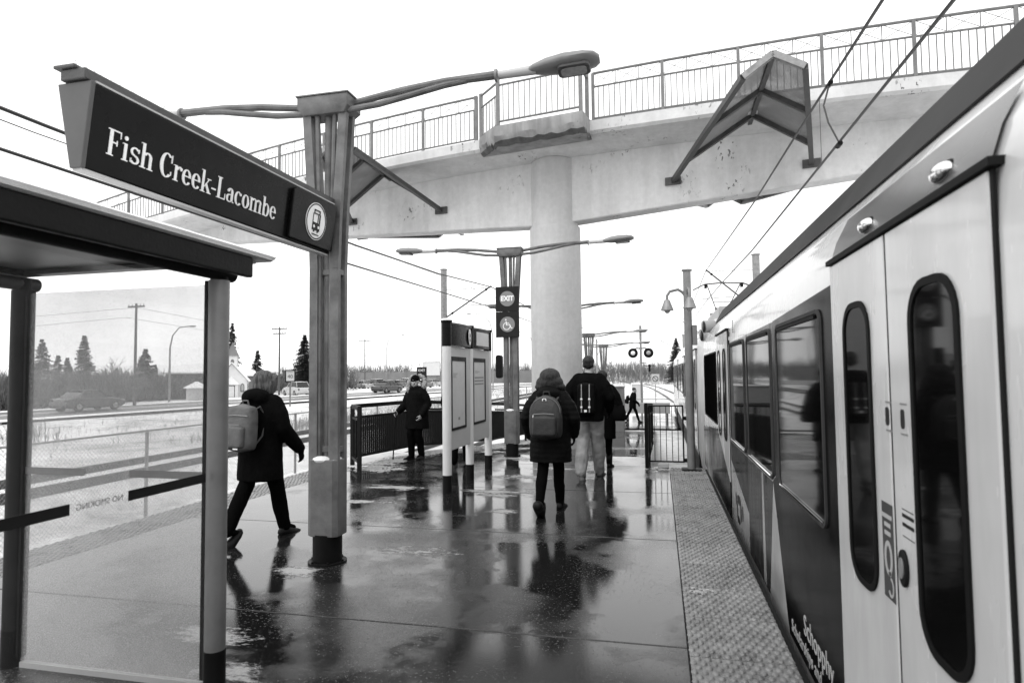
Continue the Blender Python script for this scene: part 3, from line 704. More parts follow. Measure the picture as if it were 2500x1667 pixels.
# ---- information board on three posts
ib = thing('information_board', 'white two-panel information board on three posts with black feet', 'information board', (-2.85, 9.28, 0))
YS = (8.22, 9.27, 10.34)
for y in YS:
    build(MB().lathe([(.062, .24), (.062, 2.34)], (-2.85, y, 0), 24), 'post', 'white', ib)
    build(MB().lathe([(.0635, 0), (.0635, .24)], (-2.85, y, 0), 24), 'post_foot', 'black', ib)
    build(MB().lathe([(.068, 2.0), (.068, 2.32), (.08, 2.33), (.08, 2.355)], (-2.85, y, 0), 24), 'post_collar', 'sign_dark', ib)
M['poster'] = mat('map_poster', .50, .35, 0, .06, 8)
for k, (a, b_) in enumerate(((8.284, 9.206), (9.334, 10.276))):
    pn = build(MB().box(-2.885, -2.815, a, b_, .56, 2.0), 'panel', 'off_white', ib, smooth=False, bevel=.008)
    y0, y1, z0, z1 = a+.02, b_-.24, .83, 1.86
    build(MB().ringsolid([(y0, z0), (y1, z0), (y1, z1), (y0, z1)], [(y0+.02, z0+.035), (y1-.035, z0+.035), (y1-.035, z1-.06), (y0+.02, z1-.06)], (-2.815, 0, 0), (0, 1, 0), (0, 0, 1), (.014, 0, 0)), 'poster_frame', 'black', pn, smooth=False)
    ps = build(MB().box(-2.8145, -2.811, y0+.015, y1-.03, z0+.03, z1-.05), 'poster', 'poster', pn, smooth=False)
    mb = MB(); rr = random.Random(k)
    if k == 0:
        for i in range(5): mb.box(-2.811, -2.8102, y0+.08, y0+.16+.14*rr.random(), 1.62-.014*i, 1.626-.014*i)
        mb.box(-2.811, -2.8102, y0+.3, y0+.38, .96, 1.0)
    else:
        for i in range(3): mb.box(-2.811, -2.8102, y0+.08, y1-.1, 1.54-.05*i, 1.565-.05*i)
        for i in range(4): mb.box(-2.811, -2.8102, y0+.1, y0+.2+.2*rr.random(), 1.66-.012*i, 1.665-.012*i)
    build(mb, 'poster_print', 'disc', ps, smooth=False)
    # bowed header box
    n = 10; rings = []
    for i in range(n+1):
        yy = a-.005+(b_-a+.01)*i/n; bow = .05*sin(pi*min(1, (i/n)))**.6
        rings.append([(-2.80+bow, yy, 2.015), (-2.80+bow, yy, 2.305), (-2.90-bow, yy, 2.305), (-2.90-bow, yy, 2.015)])
    hd = build(MB().loft(rings), 'header', 'sign_dark', ib, ang=20)
    build(MB().loft([[(x+(.012 if x > -2.85 else -.012), yy, z) for (x, yy, _), z in zip(r, (2.307, 2.33, 2.33, 2.307))] for r in rings]), 'header_cap', 'steel_dark', hd, ang=20)
    if k == 1: build(MB().loft([[(r[0][0]+.003, r[0][1], 2.055), (r[0][0]+.003, r[0][1], 2.27), (r[0][0]-.004, r[0][1], 2.27), (r[0][0]-.004, r[0][1], 2.055)] for r in rings[1:9]]), 'header_plate', 'poster', hd, ang=20)
    else:
        build(MB().prism(ell(.11, .118, 28), (-2.7485, 8.98, 2.162), (-.14, .99, 0), (0, 0, 1), (.99*.006, .14*.006, 0)), 'pictogram_disc', 'sign_white', hd, smooth=False)
        mb = MB()
        for u0, u1, v0, v1 in ((-.05, -.035, -.06, .06), (.03, .045, -.06, .05), (-.03, .025, .0, .05), (-.03, .025, -.07, -.03)): mb.prism(rect(u0, u1, v0, v1), (-2.7425, 8.98, 2.162), (-.14, .99, 0), (0, 0, 1), (.002, 0, 0))
        build(mb, 'pictogram', 'sign_dark', hd, smooth=False)
build(MB().sphere((-2.85, 8.22, 2.357), (.085, .085, .03), 14, 6).sphere((-2.85, 8.6, 2.333), (.05, .25, .014), 14, 6), 'snow_cap', 'snow', ib)

# ---- glass shelter, left foreground
sh = thing('shelter', 'glass shelter with dark posts and a snow-edged roof in the left foreground', 'shelter', (-2.9, 2.0, 0))
M['post_metal'] = mat('shelter_post_metal', .20, .38, .35, .18, 4, .08, 40)
M['post_dark'] = mat('shelter_post_dark', .014, .6, .0, .2, 4, spec=.2)
def sh_post(x, y, m):
    p = build(MB().lathe([(.053, .2), (.053, 2.13)], (x, y, 0), 24), 'post', m, sh)
    build(MB().lathe([(.0545, 0), (.0545, .205)], (x, y, 0), 24), 'post_foot', 'black', sh)
    build(MB().lathe([(.045, 2.13), (.045, 2.2)], (x, y, 0), 16), 'post_neck', 'black', sh)
    return p
sh_post(-2.285, 2.9, 'post_metal'); sh_post(-3.61, 2.9, 'post_dark'); sh_post(-2.275, .35, 'post_metal'); sh_post(-3.61, .35, 'post_dark')
# gaskets that hold the panes
build(MB().box(-2.356, -2.337, 2.875, 2.925, .05, 2.13), 'gasket', 'rubber', sh); build(MB().box(-3.555, -3.54, 2.875, 2.925, .05, 2.13), 'gasket', 'rubber', sh)
end = build(MB().box(-3.542, -2.35, 2.893, 2.903, .03, 2.11), 'end_pane', 'pane', sh, smooth=False)
fr = build(MB().box(-2.305, -2.295, .42, 2.83, .03, 2.11), 'front_pane', 'pane_front', sh, smooth=False)
for x0, x1 in ((-3.54, -3.13), (-2.83, -2.352)): build(MB().box(x0, x1, 2.8895, 2.892, 1.075, 1.115), 'safety_stripe', 'grey', end, smooth=False)
for y0, y1 in ((.44, 2.055), (2.34, 2.82)): build(MB().box(-2.294, -2.2915, y0, y1, 1.075, 1.12), 'safety_stripe', 'panel_dark', fr, smooth=False)
build(text('NO SMOKING', .036, (-2.294, 2.20, 1.097), (0, -1, 0), (0, 0, 1), .0015), 'no_smoking_lettering', 'disc', fr, smooth=False)
build(MB().box(-3.54, -2.35, 2.885, 2.911, -.0, .03), 'sill', 'off_white', sh, smooth=False)
for x, m in ((-2.275, 'black'), (-3.61, 'steel_dark')):
    build(MB().tube([(x, .1, 2.17), (x, 2.985, 2.17)], .04, 14), 'eave_tube', m, sh)
    build(MB().box(x-.05, x+.05, .1, 2.93, 2.212, 2.243), 'eave_beam', 'black', sh, bevel=.006)
build(MB().box(-2.19, -2.15, -.2, 3.0, 2.155, 2.266), 'fascia', 'black', sh, bevel=.008)
build(MB().box(-3.72, -2.2, 2.86, 2.94, 2.213, 2.241), 'cross_beam', 'steel_dark', sh, bevel=.006)
build(MB().box(-3.72, -2.2, 1.6, 1.68, 2.213, 2.241), 'cross_beam', 'steel_dark', sh, bevel=.006)
build(MB().box(-3.95, -2.192, -.3, 3.08, 2.246, 2.262), 'roof_lining', 'grey', sh, smooth=False)
build(MB().loft([[(-3.98, y, 2.268), (-2.15, y, 2.268), (-2.135, y, 2.276), (-2.15, y, 2.286), (-3.98, y, 2.286)] for y in (-.35, 3.16)]), 'roof_sheet', 'off_white', sh, smooth=False)
rings = []
for i in range(25):
    y = -.33+3.52*i/24; k = noise.noise(V((y*3, 0, 0)))*.012; rings.append([(-3.9, y, 2.288), (-2.15+k, y, 2.284), (-2.137+k, y, 2.298), (-2.18+k, y, 2.318+k), (-3.9, y, 2.33)])
build(MB().loft(rings), 'roof_snow', 'snow', sh)

# ---- dark railing where the platform narrows, left; and the railings of the ramp
balu = MB().box(-.014, .014, -.012, .012, 0, .70).mesh('baluster')
def railing(label, pts, group, cat='railing', z0=lambda p: rampz(p[1]), step=.062, deep=True, hand=True):
    t = thing('railing', label, cat, (pts[0][0], pts[0][1], z0(pts[0])), group=group); O = V(t.location)
    k = 0
    for a, b_ in zip(pts[:-1], pts[1:]):
        A = V((a[0], a[1], z0(a))); B = V((b_[0], b_[1], z0(b_))); L = (B-A).length
        build(MB().bar(A+V((0, 0, 1.05)), B+V((0, 0, 1.05)), .05, .075), 'top_rail', 'black', t, bevel=.004)
        build(MB().bar(A+V((0, 0, .14)), B+V((0, 0, .14)), .045, .045), 'bottom_rail', 'black', t)
        build(MB().bar(A+V((0, 0, .85)), B+V((0, 0, .85)), .035, .035), 'rail', 'black', t)
        n = max(1, round(L/1.9))
        for i in range(n+1):
            if i == 0 and a != pts[0]: continue
            p = A.lerp(B, i/n); build(MB().bar(p+V((0, 0, -.02)), p+V((0, 0, 1.06)), .06, .06), 'post', 'black', t)
        m = int(L/(step if L > 1.2 else .28))
        for i in range(1, m):
            p = A.lerp(B, i/m); o = put('baluster', balu, 'black', t); o.location = p+V((0, 0, .14))-O; o.rotation_euler = (0, 0, atan2(B.y-A.y, B.x-A.x))
        if hand and L > 2:
            nr = V((B.y-A.y, A.x-B.x, 0)).normalized()*.09
            build(MB().tube([A.lerp(B, .06)+nr+V((0, 0, .90)), B+nr+V((0, 0, .90))], .022, 8), 'handrail', 'black', t)
    return t
railing('black baluster railing with a handrail behind the person with the cane', [(-4.98, 9.85), (-5.42, 10.45), (-5.05, 12.4), (-4.25, 15.4), (-4.2, 22.0)], 'railings of the ramp')
railing('black railing running down the right side of the ramp beside the small gate', [(-.24, 11.0), (-.22, 17.5)], 'railings of the ramp', hand=False)
# slatted infill makes the near section read as a dark sheet
gt = thing('gate', 'small black tubular gate between the lamp pole and the ramp railing', 'gate', (.07, 11.0, .09))
build(MB().ringsolid([(-.2, .09), (.38, .09), (.38, 1.05), (-.2, 1.05)], [(-.175, .115), (.355, .115), (.355, 1.025), (-.175, 1.025)], (0, 10.985, 0), (1, 0, 0), (0, 0, 1), (0, .03, 0)), 'gate_frame', 'black', gt, smooth=False, bevel=.003)
for i in range(1, 6): build(MB().box(-.2+.58*i/6-.006, -.2+.58*i/6+.006, 10.994, 11.006, .115, 1.025), 'bar', 'black', gt, smooth=False)
for z in (.13, .83): build(MB().box(.379, .44, 10.96, 11.02, z-.03, z+.03), 'hinge', 'black', gt, bevel=.006)
build(MB().box(-.06, .12, 10.93, 11.08, .0, .075), 'gate_stop', 'off_white', gt, bevel=.01)

# ---- lamp pole with two bell lamps at the end of the tactile strip
lp = thing('bell_lamp_pole', 'grey pole with two bell-shaped lamps at the end of the tactile strip', 'lamp post', (.48, 10.8, 0))
build(MB().lathe([(.066, .02), (.064, 3.29)], (.48, 10.8, 0), 20), 'pole', 'grey', lp)
build(MB().lathe([(.085, 3.285), (.085, 3.31)], (.48, 10.8, 0), 20), 'pole_cap', 'grey', lp)
build(MB().prism(rrect(.32, .3, .05), (.48, 10.8, 0), (1, 0, 0), (0, 1, 0), (0, 0, .022)), 'base_plate', 'black', lp)
for k, (dx, dy) in enumerate(((-.33, -.02), (.02, -.30))):
    e = V((.48+dx, 10.8+dy, 2.80)); s0 = V((.48, 10.8, 2.82)); m1 = s0.lerp(e, .45)+V((0, 0, .17)); m2 = s0.lerp(e, .85)+V((0, 0, .15))
    build(MB().tube([s0, s0.lerp(m1, .5)+V((0, 0, .03)), m1, m2, e+V((0, 0, .08)), e], .024, 10), 'arm', 'grey', lp)
    h = build(MB().lathe([(.022, 2.82), (.05, 2.80), (.065, 2.75), (.10, 2.66), (.105, 2.635), (.098, 2.635)], (e.x, e.y, 0), 24), 'bell_shade', 'steel_pale', lp)
    build(MB().sphere((e.x, e.y, 2.635), (.05, .05, .05), 14, 8), 'bulb_globe', 'lens', h)
build(MB().box(.545, .62, 10.74, 10.86, 2.05, 2.38), 'junction_box', 'grey', lp, bevel=.008)

# ---- slush and thin snow left on the slabs: ragged low crusts where a noise field stays above a threshold
def slush(name, spots, seed, label, cell=.014):
    mb = MB()
    for (cx, cy, rx, ry, thr) in spots:
        nx_ = int(2*rx/cell); ny_ = int(2*ry/cell); idx = {}
        def fld(i, j):
            x = cx-rx+i*cell; y = cy-ry+j*cell; q = ((x-cx)/rx)**2+((y-cy)/ry)**2
            return noise.noise(V((x*3.2, y*5.5, seed)))*.55+noise.noise(V((x*14, y*20, seed+5)))*.45+noise.noise(V((x*40, y*55, seed+9)))*.25-thr-q*.55
        def vid(i, j):
            if (i, j) not in idx:
                x = cx-rx+i*cell+.3*cell*noise.noise(V((i*1.7, j*1.3, 3))); y = cy-ry+j*cell+.3*cell*noise.noise(V((i*1.3, j*1.9, 7)))
                idx[i, j] = len(mb.v); mb.v.append((x, y, rampz(y)+.0015+min(.012, max(0, fld(i, j))*.03)))
            return idx[i, j]
        for i in range(nx_):
            for j in range(ny_):
                if fld(i+.5, j+.5) > 0: mb.f.append((vid(i, j), vid(i+1, j), vid(i+1, j+1), vid(i, j+1)))
    me = mb.mesh(name); me.shade_smooth(); o = put(name, me, 'slush'); tag(o, label, None, None, 'stuff')
M['slush'] = mat('slush', .34, .35, 0, .4, 25, .5, 60)
slush('slush', [(.35, 4.9, .2, .12, -.1), (.42, 7.9, .16, .1, -.1), (.45, 10.4, .2, .35, -.05)], 1, 'slush caught on the tactile strip')
slush('edge_snow', [(-4.75, 10.1, .5, .4, -.35), (-4.95, 11.0, .35, 1.0, -.35), (-4.6, 12.8, .4, 1.1, -.35), (-3.9, 14.6, .6, .8, -.3), (-3.4, 12.9, .5, .5, -.1), (-.05, 10.8, .25, .18, -.3), (-3.2, 14.2, .5, .6, -.1), (-3.7, 17, .5, 1.5, -.2)], 2, 'snow left along the foot of the black railing', .03)
# ============================================================ TRAINS
M['body'] = mat('train_white_paint', .56, .26, 0, .12, 2.2, .03, 8, stretch=(1, 1.6, .45), coat=.5)
M['wrap'] = mat('advert_wrap_dark', .006, .2, 0, .45, 1.2, spec=.03)
M['wrap_grey'] = mat('advert_wrap_grey', .03, .16, 0, .7, 2.2, stretch=(1, 4, .4), spec=.04)
M['wrap_light'] = mat('advert_wrap_light', .36, .16, 0, .25, 1.5, spec=.3)
M['fairing'] = mat('roof_fairing_grey', .06, .6, 0, .3, 1.2, spec=.01)
M['header'] = mat('door_header_grey', .09, .18, 0, .1, 2, spec=.3)
M['train_glass'] = mat('train_glass', .003, .045, 0, spec=.09)
M['gasket'] = mat('window_gasket', .009, .6, spec=.05)
PROF = [(.92, -.62), (.84, -.45), (.80, -.12), (.80, .6), (.80, 1.95), (.812, 2.12), (.84, 2.22), (.895, 2.325), (.965, 2.40), (1.02, 2.47), (1.16, 2.72), (1.24, 2.775), (1.5, 2.80)]
XC = 2.13
def section(y, inset=0., sink=0.):
    L = [(x+inset*(1 if x < XC else -1), z-sink*max(0, (z-1.6))/1.2) for x, z in PROF]
    return [(x, y, z) for x, z in L]+[(2*XC-x, y, z) for x, z in reversed(L)]
FU = V((0, 1, 0)); FV = V((0, 0, 1))
def side(poly, d, x=.80): return (poly, (x, 0, 0), FU, FV, (-d, 0, 0))
def lrv(label, y0, y1, nose0, nose1):
    t = thing('light_rail_train', label, 'train', (XC, (y0+y1)/2, GZ+.14), group='light rail trains at the platform')
    ys = []
    if nose0: ys += [(y0, .55, .5), (y0+.18, .32, .3), (y0+.5, .13, .12), (y0+.95, .02, .02)]
    else: ys += [(y0, 0, 0)]
    n = int((y1-y0)/3)
    ys += [(y0+1.0+(y1-y0-2.0)*i/n, 0, 0) for i in range(n+1)]
    if nose1: ys += [(y1-.95, .02, .02), (y1-.5, .13, .12), (y1-.18, .32, .3), (y1, .55, .5)]
    else: ys += [(y1, 0, 0)]
    build(MB().loft([section(*q) for q in ys]), 'body', 'body', t, ang=50)
    return t
def window(t, a, b_, z0, z1, r=.07, name='window', rim=.022, rimmat='gasket', d=.008):
    w = b_-a; h = z1-z0; c = ((a+b_)/2, (z0+z1)/2)
    ou = rrect(w, h, r, 5, *c); inn = rrect(w-2*rim, h-2*rim, max(.01, r-rim), 5, *c)
    f = build(MB().ringsolid(ou, inn, (.80, 0, 0), FU, FV, (-d-.006, 0, 0)), name+'_frame', rimmat, t, ang=50)
    build(MB().prism(inn, (.80, 0, 0), FU, FV, (-d, 0, 0)), 'pane', 'train_glass', f, smooth=False)
    return f
def door(t, ya, yb, near=False):
    """twin plug door, ya < yb"""
    ym = (ya+yb)/2
    for a, b_ in ((ya, ym-.006), (ym+.006, yb)):
        lf = build(MB().prism([(a+.004, -.09), (b_-.004, -.09), (b_-.004, 2.10), (a+.004, 2.10)], (.80, 0, 0), FU, FV, (-.014, 0, 0)), 'door_leaf', 'body', t, smooth=False, bevel=.006)
        w = b_-a; wa, wb = a+w*.24, b_-w*.28
        c = ((wa+wb)/2, 1.325); ou = rrect(wb-wa, 1.14, .13, 6, *c); inn = rrect(wb-wa-.05, 1.09, .105, 6, *c)
        f = build(MB().ringsolid(ou, inn, (.786, 0, 0), FU, FV, (-.008, 0, 0)), 'door_window_frame', 'gasket', lf, ang=50)
        build(MB().prism(inn, (.786, 0, 0), FU, FV, (-.003, 0, 0)), 'pane', 'train_glass', lf, smooth=False)
    build(MB().box(.790, .80, ym-.011, ym+.011, -.09, 2.10), 'door_seal', 'rubber', t, smooth=False)
    for y in (ya, yb): build(MB().box(.792, .80, y-.012, y+.006, -.09, 2.10), 'door_seal', 'rubber', t, smooth=False)
    build(MB().box(.775, .815, ya-.03, yb+.02, 2.104, 2.126), 'door_track', 'rubber', t, smooth=False)
    return t
T1 = lrv('near light rail train with dark advertising wrap, white doors beside the camera', -9, 13.15, False, True)
door(T1, 1.73, 3.19, True)
# header fairing above the near door with two chrome warning lamps
def lift(y, k):      # follow the profile between door track and roof shoulder
    return k
rows = [(.806, 2.13), (.832, 2.215), (.887, 2.325)]
mb = MB(); ysh = [1.74, 3.22]
vs = [(x-.004, y, z) for y in ysh for x, z in rows]; mb.add(vs, [(0, 1, 4, 3), (1, 2, 5, 4)]); build(mb, 'door_header', 'header', T1)
for y in (2.05, 2.74):
    l = build(MB().sphere((.818, y, 2.19), (.03, .062, .03), 16, 10), 'warning_lamp', 'chrome', T1)
    build(MB().sphere((.832, y, 2.186), (.018, .075, .04), 16, 8), 'lamp_bezel', 'gasket', l)
# stickers and door button
mb = MB()
for y, s in ((2.475, .06), (2.335, .06)):
    for z in (1.50, 1.40): mb.prism(rect(y-.03, y+.03, z, z+.006), (.786, 0, 0), FU, FV, (-.001, 0, 0))
tag(build(mb, 'sticker_lines', 'grey', T1, smooth=False), kind='stuff')
for y in (2.49, 2.345): build(MB().prism(rrect(.035, .065, .012, 3, y, 1.453), (.786, 0, 0), FU, FV, (-.0012, 0, 0)), 'sticker', 'panel_dark', T1, smooth=False)
pz = build(MB().prism([(2.475, .80), (2.585, .80), (2.585, 1.14), (2.475, 1.14)], (.786, 0, 0), FU, FV, (-.0015, 0, 0)), 'door_notice', 'fairing', T1, smooth=False)
mb = MB(); X_ = .7845
mb.prism(rect(2.485, 2.58, 1.085, 1.10), (X_, 0, 0), FU, FV, (-.001, 0, 0)); mb.prism(rect(2.50, 2.56, 1.055, 1.07), (X_, 0, 0), FU, FV, (-.001, 0, 0)); mb.prism(rect(2.50, 2.56, 1.025, 1.04), (X_, 0, 0), FU, FV, (-.001, 0, 0))
for p in arc(2.53, .945, .04, .062, .018, .018, 0, 360, 20): mb.prism(p, (X_, 0, 0), FU, FV, (-.001, 0, 0))
for p in arc(2.515, .845, .028, .035, .009, .009, 90, 330, 14): mb.prism(p, (X_, 0, 0), FU, FV, (-.001, 0, 0))
mb.prism(rect(2.51, 2.53, .885, .90), (X_, 0, 0), FU, FV, (-.001, 0, 0))
build(mb, 'notice_print', 'off_white', pz, smooth=False)
mb = MB()
for k, z in enumerate((1.15, 1.125, 1.095, 1.06)): mb.prism(rect(2.285, 2.385, z, z+(.003 if k in (0, 3) else .012)), (.786, 0, 0), FU, FV, (-.001, 0, 0))
build(mb, 'door_label', 'panel_dark', T1, smooth=False)
bt = build(MB().prism(ell(.038, .062, 20, 2.375, .955), (.786, 0, 0), FU, FV, (-.012, 0, 0)), 'door_button', 'black', T1, bevel=.004)
build(MB().prism(ell(.02, .035, 16, 2.375, .955), (.774, 0, 0), FU, FV, (-.004, 0, 0)), 'button_cap', 'grey', bt)
# advertising wrap in flat sheets
def sheet(poly, d, m, name): return build(MB().prism(poly, (.80, 0, 0), FU, FV, (-d, 0, 0)), name, m, T1, smooth=False)
sheet([(3.225, -.10), (3.225, 2.02), (4.80, 1.97), (4.86, .86), (5.02, .79), (4.52, -.10)], .0030, 'wrap', 'advert_wrap')
sheet([(4.98, .795), (4.525, -.10), (5.25, -.10)], .0033, 'wrap_light', 'advert_wrap')
sheet([(4.99, .80), (5.255, -.10), (6.36, -.10), (6.36, .80)], .0028, 'wrap_grey', 'advert_wrap')
sheet([(4.872, .865), (5.03, .806), (7.80, .806), (7.80, 1.94), (4.81, 1.966)], .0024, 'wrap_grey', 'advert_wrap')
sheet([(6.37, .80), (6.37, .27), (7.80, .58), (7.80, .80)], .0028, 'wrap', 'advert_wrap')
sheet([(6.37, .262), (6.37, -.10), (7.80, -.10), (7.80, .572)], .0026, 'wrap_light', 'advert_wrap')
for y in (5.42,): sheet([(y, -.09), (y+.12, -.09), (y+.10, .79), (y+.03, .79)], .0042, 'wrap_light', 'advert_stripe')
em = MB(); k = 0
for (y, z, a, b_) in ((7.15, .24, .16, .05), (7.3, .12, .05, .09), (7.0, .14, .05, .11), (7.2, .02, .12, .04), (6.85, .16, .04, .08), (7.4, .22, .04, .07)): k += 1; em.prism(ell(a, b_, 16, y, z), (.7974, 0, 0), FU, FV, (-.0014-.0003*k, 0, 0))
build(em, 'advert_emblem', 'panel_dark', T1, smooth=False)
for body_, sz, y, z in (('Schopphy', .17, 3.74, .125), ('Scholarships and', .115, 4.05, -.015)):
    tag(build(text(body_, sz, (.7965, y, z), (0, -1, 0), (0, 0, 1), .002, squash=1.0 if sz > .1 else 1.05), 'advert_lettering', 'off_white', T1, smooth=False), kind='stuff')
# side windows between the near door and the far door
for a, b_ in ((3.42, 4.68), (4.92, 6.20), (6.43, 7.68)):
    f = window(T1, a, b_, .82, 1.93, .08, rim=.02, rimmat='fairing')
    build(MB().tube([(.784, a+.06, .845), (.784, b_-.06, .845)], .008, 6), 'window_sill', 'chrome', f)
    build(MB().box(.783, .792, a+.1, b_-.1, 1.885, 1.905), 'drip_rail', 'gasket', f, smooth=False)
door(T1, 7.88, 9.30)
M['cab_glass'] = mat('tinted_cab_glass', .004, .15, 0, spec=.0)
cw = window(T1, 9.42, 11.88, .85, 1.90, .09, 'cab_window'); cw.children[0].data.materials[0] = M['cab_glass']
build(MB().prism([(7.86, .30), (9.4, .80), (12.2, .62), (12.2, -.10), (7.86, -.10)], (.80, 0, 0), FU, FV, (-.0155, 0, 0)), 'livery_swoosh', 'wrap', T1, smooth=False)
build(MB().box(.806, .83, -9, 12.15, -.13, -.105), 'skirt_trim', 'chrome', T1, smooth=False)
build(MB().box(.815, 3.4, -9, 12.1, -.75, -.14), 'underframe', 'black', T1, smooth=False)
mb = MB(); mb.loft([[(1.018, y, 2.475), (1.155, y, 2.722), (1.15, y, 2.73), (1.008, y, 2.478)] for y in (-9, 12.1)]); build(mb, 'roof_fairing', 'fairing', T1, smooth=False)
build(MB().box(1.62, 2.64, 12.7, 13.12, -.5, -.2), 'coupler_pocket', 'black', T1, bevel=.03)
for y, z in ((11.9, 2.42), (12.55, 2.30)):
    l = build(MB().cyl((.80, y-.02, z), (.99, y+.05, z+.02), .115, .10, 20), 'roof_lamp', 'off_white', T1)
    build(MB().sphere((.80, y-.022, z), (.035, .108, .108), 18, 10), 'lamp_lens', 'black_gloss', l)
for z in (2.02, 1.92): build(MB().box(.788, .80, 7.72, 7.80, z, z+.06), 'marker_lamp', 'black', T1, bevel=.006)
for i in range(7): build(MB().box(.793, .80, 7.26, 7.30, 2.06+.02*i-.02, 2.07+.02*i-.02), 'vent_slot', 'black', T1, smooth=False)

T2 = lrv('second light rail train coupled beyond the first with a raised pantograph', 13.55, 39.5, True, True)
for a, b_ in ((16.0, 18.3), (18.55, 20.8), (23.2, 25.6), (25.85, 28.2), (30.4, 33.0), (33.2, 35.6)): window(T2, a, b_, .83, 1.90, .08, rim=.03)
for a in (14.55, 21.2, 28.6, 36.0): door(T2, a, a+1.42)
build(MB().box(.815, 3.4, 14.5, 38.6, -.75, -.14), 'underframe', 'black', T2, smooth=False)
build(MB().prism([(14.5, -.1), (14.5, .42), (38, .42), (38, -.1)], (.80, 0, 0), FU, FV, (-.0125, 0, 0)), 'skirt_band', 'wrap_light', T2, smooth=False)
mb = MB(); mb.loft([[(1.018, y, 2.475), (1.155, y, 2.722), (1.15, y, 2.73), (1.008, y, 2.478)] for y in (14.6, 38.5)]); build(mb, 'roof_fairing', 'body', T2, smooth=False)
for y0, y1 in ((15, 18.5), (25, 29), (31, 35)): build(MB().box(1.35, 2.9, y0, y1, 2.795, 3.1), 'roof_unit', 'off_white', T2, bevel=.04)
for y in (14.3,):
    l = build(MB().cyl((.90, y-.02, 2.42), (1.08, y+.05, 2.44), .115, .10, 20), 'roof_lamp', 'off_white', T2)
    build(MB().sphere((.90, y-.022, 2.42), (.035, .108, .108), 18, 10), 'lamp_lens', 'black_gloss', l)
for z in (.3, .75):
    for x in (1.3, 2.96): build(MB().cyl((x, 13.60, z), (x, 13.9, z), .09, n=16), 'headlight', 'lens', T2)
build(MB().prism(rrect(1.7, .95, .12, 5), (XC, 13.62, 1.45), (1, 0, 0), (0, .2, 1), (0, .05, 0)), 'windscreen', 'train_glass', T2)
# pantograph
PY = 22.0; pg = build(MB().box(1.75, 2.51, PY-.6, PY+.6, 2.86, 2.95).box(1.8, 1.9, PY-.5, PY-.4, 2.79, 2.87).box(2.36, 2.46, PY-.5, PY-.4, 2.79, 2.87), 'pantograph', 'black', T2)
build(MB().cyl((XC, PY-.3, 2.9), (XC, PY+.5, 3.72), .06, n=10), 'lower_arm', 'black', pg)
build(MB().box(XC-.22, XC+.22, PY+.42, PY+.56, 3.67, 3.77), 'knee', 'black', pg)
for s in (-1, 1): build(MB().cyl((XC+s*.2, PY+.5, 3.75), (XC+s*.52, PY-.25, 4.47), .018, n=8), 'upper_arm', 'steel', pg)
build(MB().cyl((XC-.28, PY+.3, 3.95), (XC+.28, PY+.3, 3.95), .013, n=8), 'cross_tube', 'steel', pg)
for dy in (-.32, -.18): build(MB().tube([(XC-.98, PY+dy, 4.32), (XC-.72, PY+dy, 4.45), (XC-.6, PY+dy, 4.5), (XC, PY+dy, 4.535), (XC+.6, PY+dy, 4.5), (XC+.72, PY+dy, 4.45), (XC+.98, PY+dy, 4.32)], .016, 8), 'collector_strip', 'steel', pg)
for s in (-1, 1): build(MB().box(XC+s*.57-.04, XC+s*.57+.04, PY-.34, PY-.16, 4.37, 4.5), 'collector_bracket', 'black', pg)
# ============================================================ OVERHEAD LINE, POLES, CROSSING
def pole(label, x, y, top, r=.15, z0=GZ, group='overhead line poles', m='steel_pale'):
    t = thing('catenary_pole', label, 'pole', (x, y, z0), group=group)
    build(MB().lathe([(r, z0), (r*.93, top)], (x, y, 0), 16), 'shaft', m, t); build(MB().lathe([(r*1.15, top-.005), (r*1.15, top+.03)], (x, y, 0), 16), 'cap', m, t)
    return t
def cantilever(t, x, y, tx, zc_, zm):
    """bracket from the pole at x over the track centre tx"""
    s = 1 if tx > x else -1
    build(MB().cyl((x+s*.15, y, zc_-.35), (tx-s*.1, y, zm+.05), .035, n=8), 'bracket_tube', 'steel_dark', t)
    build(MB().cyl((x+s*.15, y, zm-.05), (tx-s*.1, y, zm-.02), .012, n=6), 'top_stay', 'steel_dark', t)
    build(MB().cyl((x+s*abs(tx-x)*.45, y, zc_+.16), (tx+s*.1, y, zc_+.1), .014, n=6), 'steady_arm', 'steel_dark', t)
    for q in (.12, .88):
        p = V((x+s*.15, y, zc_-.35)).lerp(V((tx-s*.1, y, zm+.05)), q); build(MB().sphere(p, .06, 8, 6), 'insulator', 'black', t)
p = pole('pale catenary pole rising behind the information board', -9.3, 26.5, 6.26); cantilever(p, -9.3, 26.5, -7.0, 4.5, 5.4)
p = pole('catenary pole behind the train roof beside the pantograph', 4.2, 28.9, 6.65, .17); cantilever(p, 4.2, 28.9, 2.0, 4.7, 6.05)
p = pole('catenary pole left of the crossing lights, far down the line', -9.3, 62, 6.6); cantilever(p, -9.3, 62, -7.2, 4.7, 6.0)
p = pole('far catenary pole above the second train', 4.6, 58, 6.7); cantilever(p, 4.6, 58, 2.0, 4.7, 6.0)
p = pole('thin distant catenary pole nearest the big spruce', 3.4, 92, 6.8); cantilever(p, 3.4, 92, .1, 4.7, 6.0)
p = pole('most distant catenary pole left of the rails', -9.6, 100, 6.8); cantilever(p, -9.6, 100, -8.6, 4.7, 6.0)
def wire(name, label, pts, r, group): single(MB().tube(pts, r, 6), name, 'wire', label, 'wire', group)
g_ = 'overhead wires'
wire('contact_wire', 'contact wire over the train', [(2.1, -6, 4.2), (2.1, 5, 4.24), (2.1, 15, 4.33), (2.1, 22, 4.555), (2.1, 28.9, 4.72), (2.0, 58, 4.8), (.2, 92, 4.75), (-3, 125, 4.8)], .016, g_)
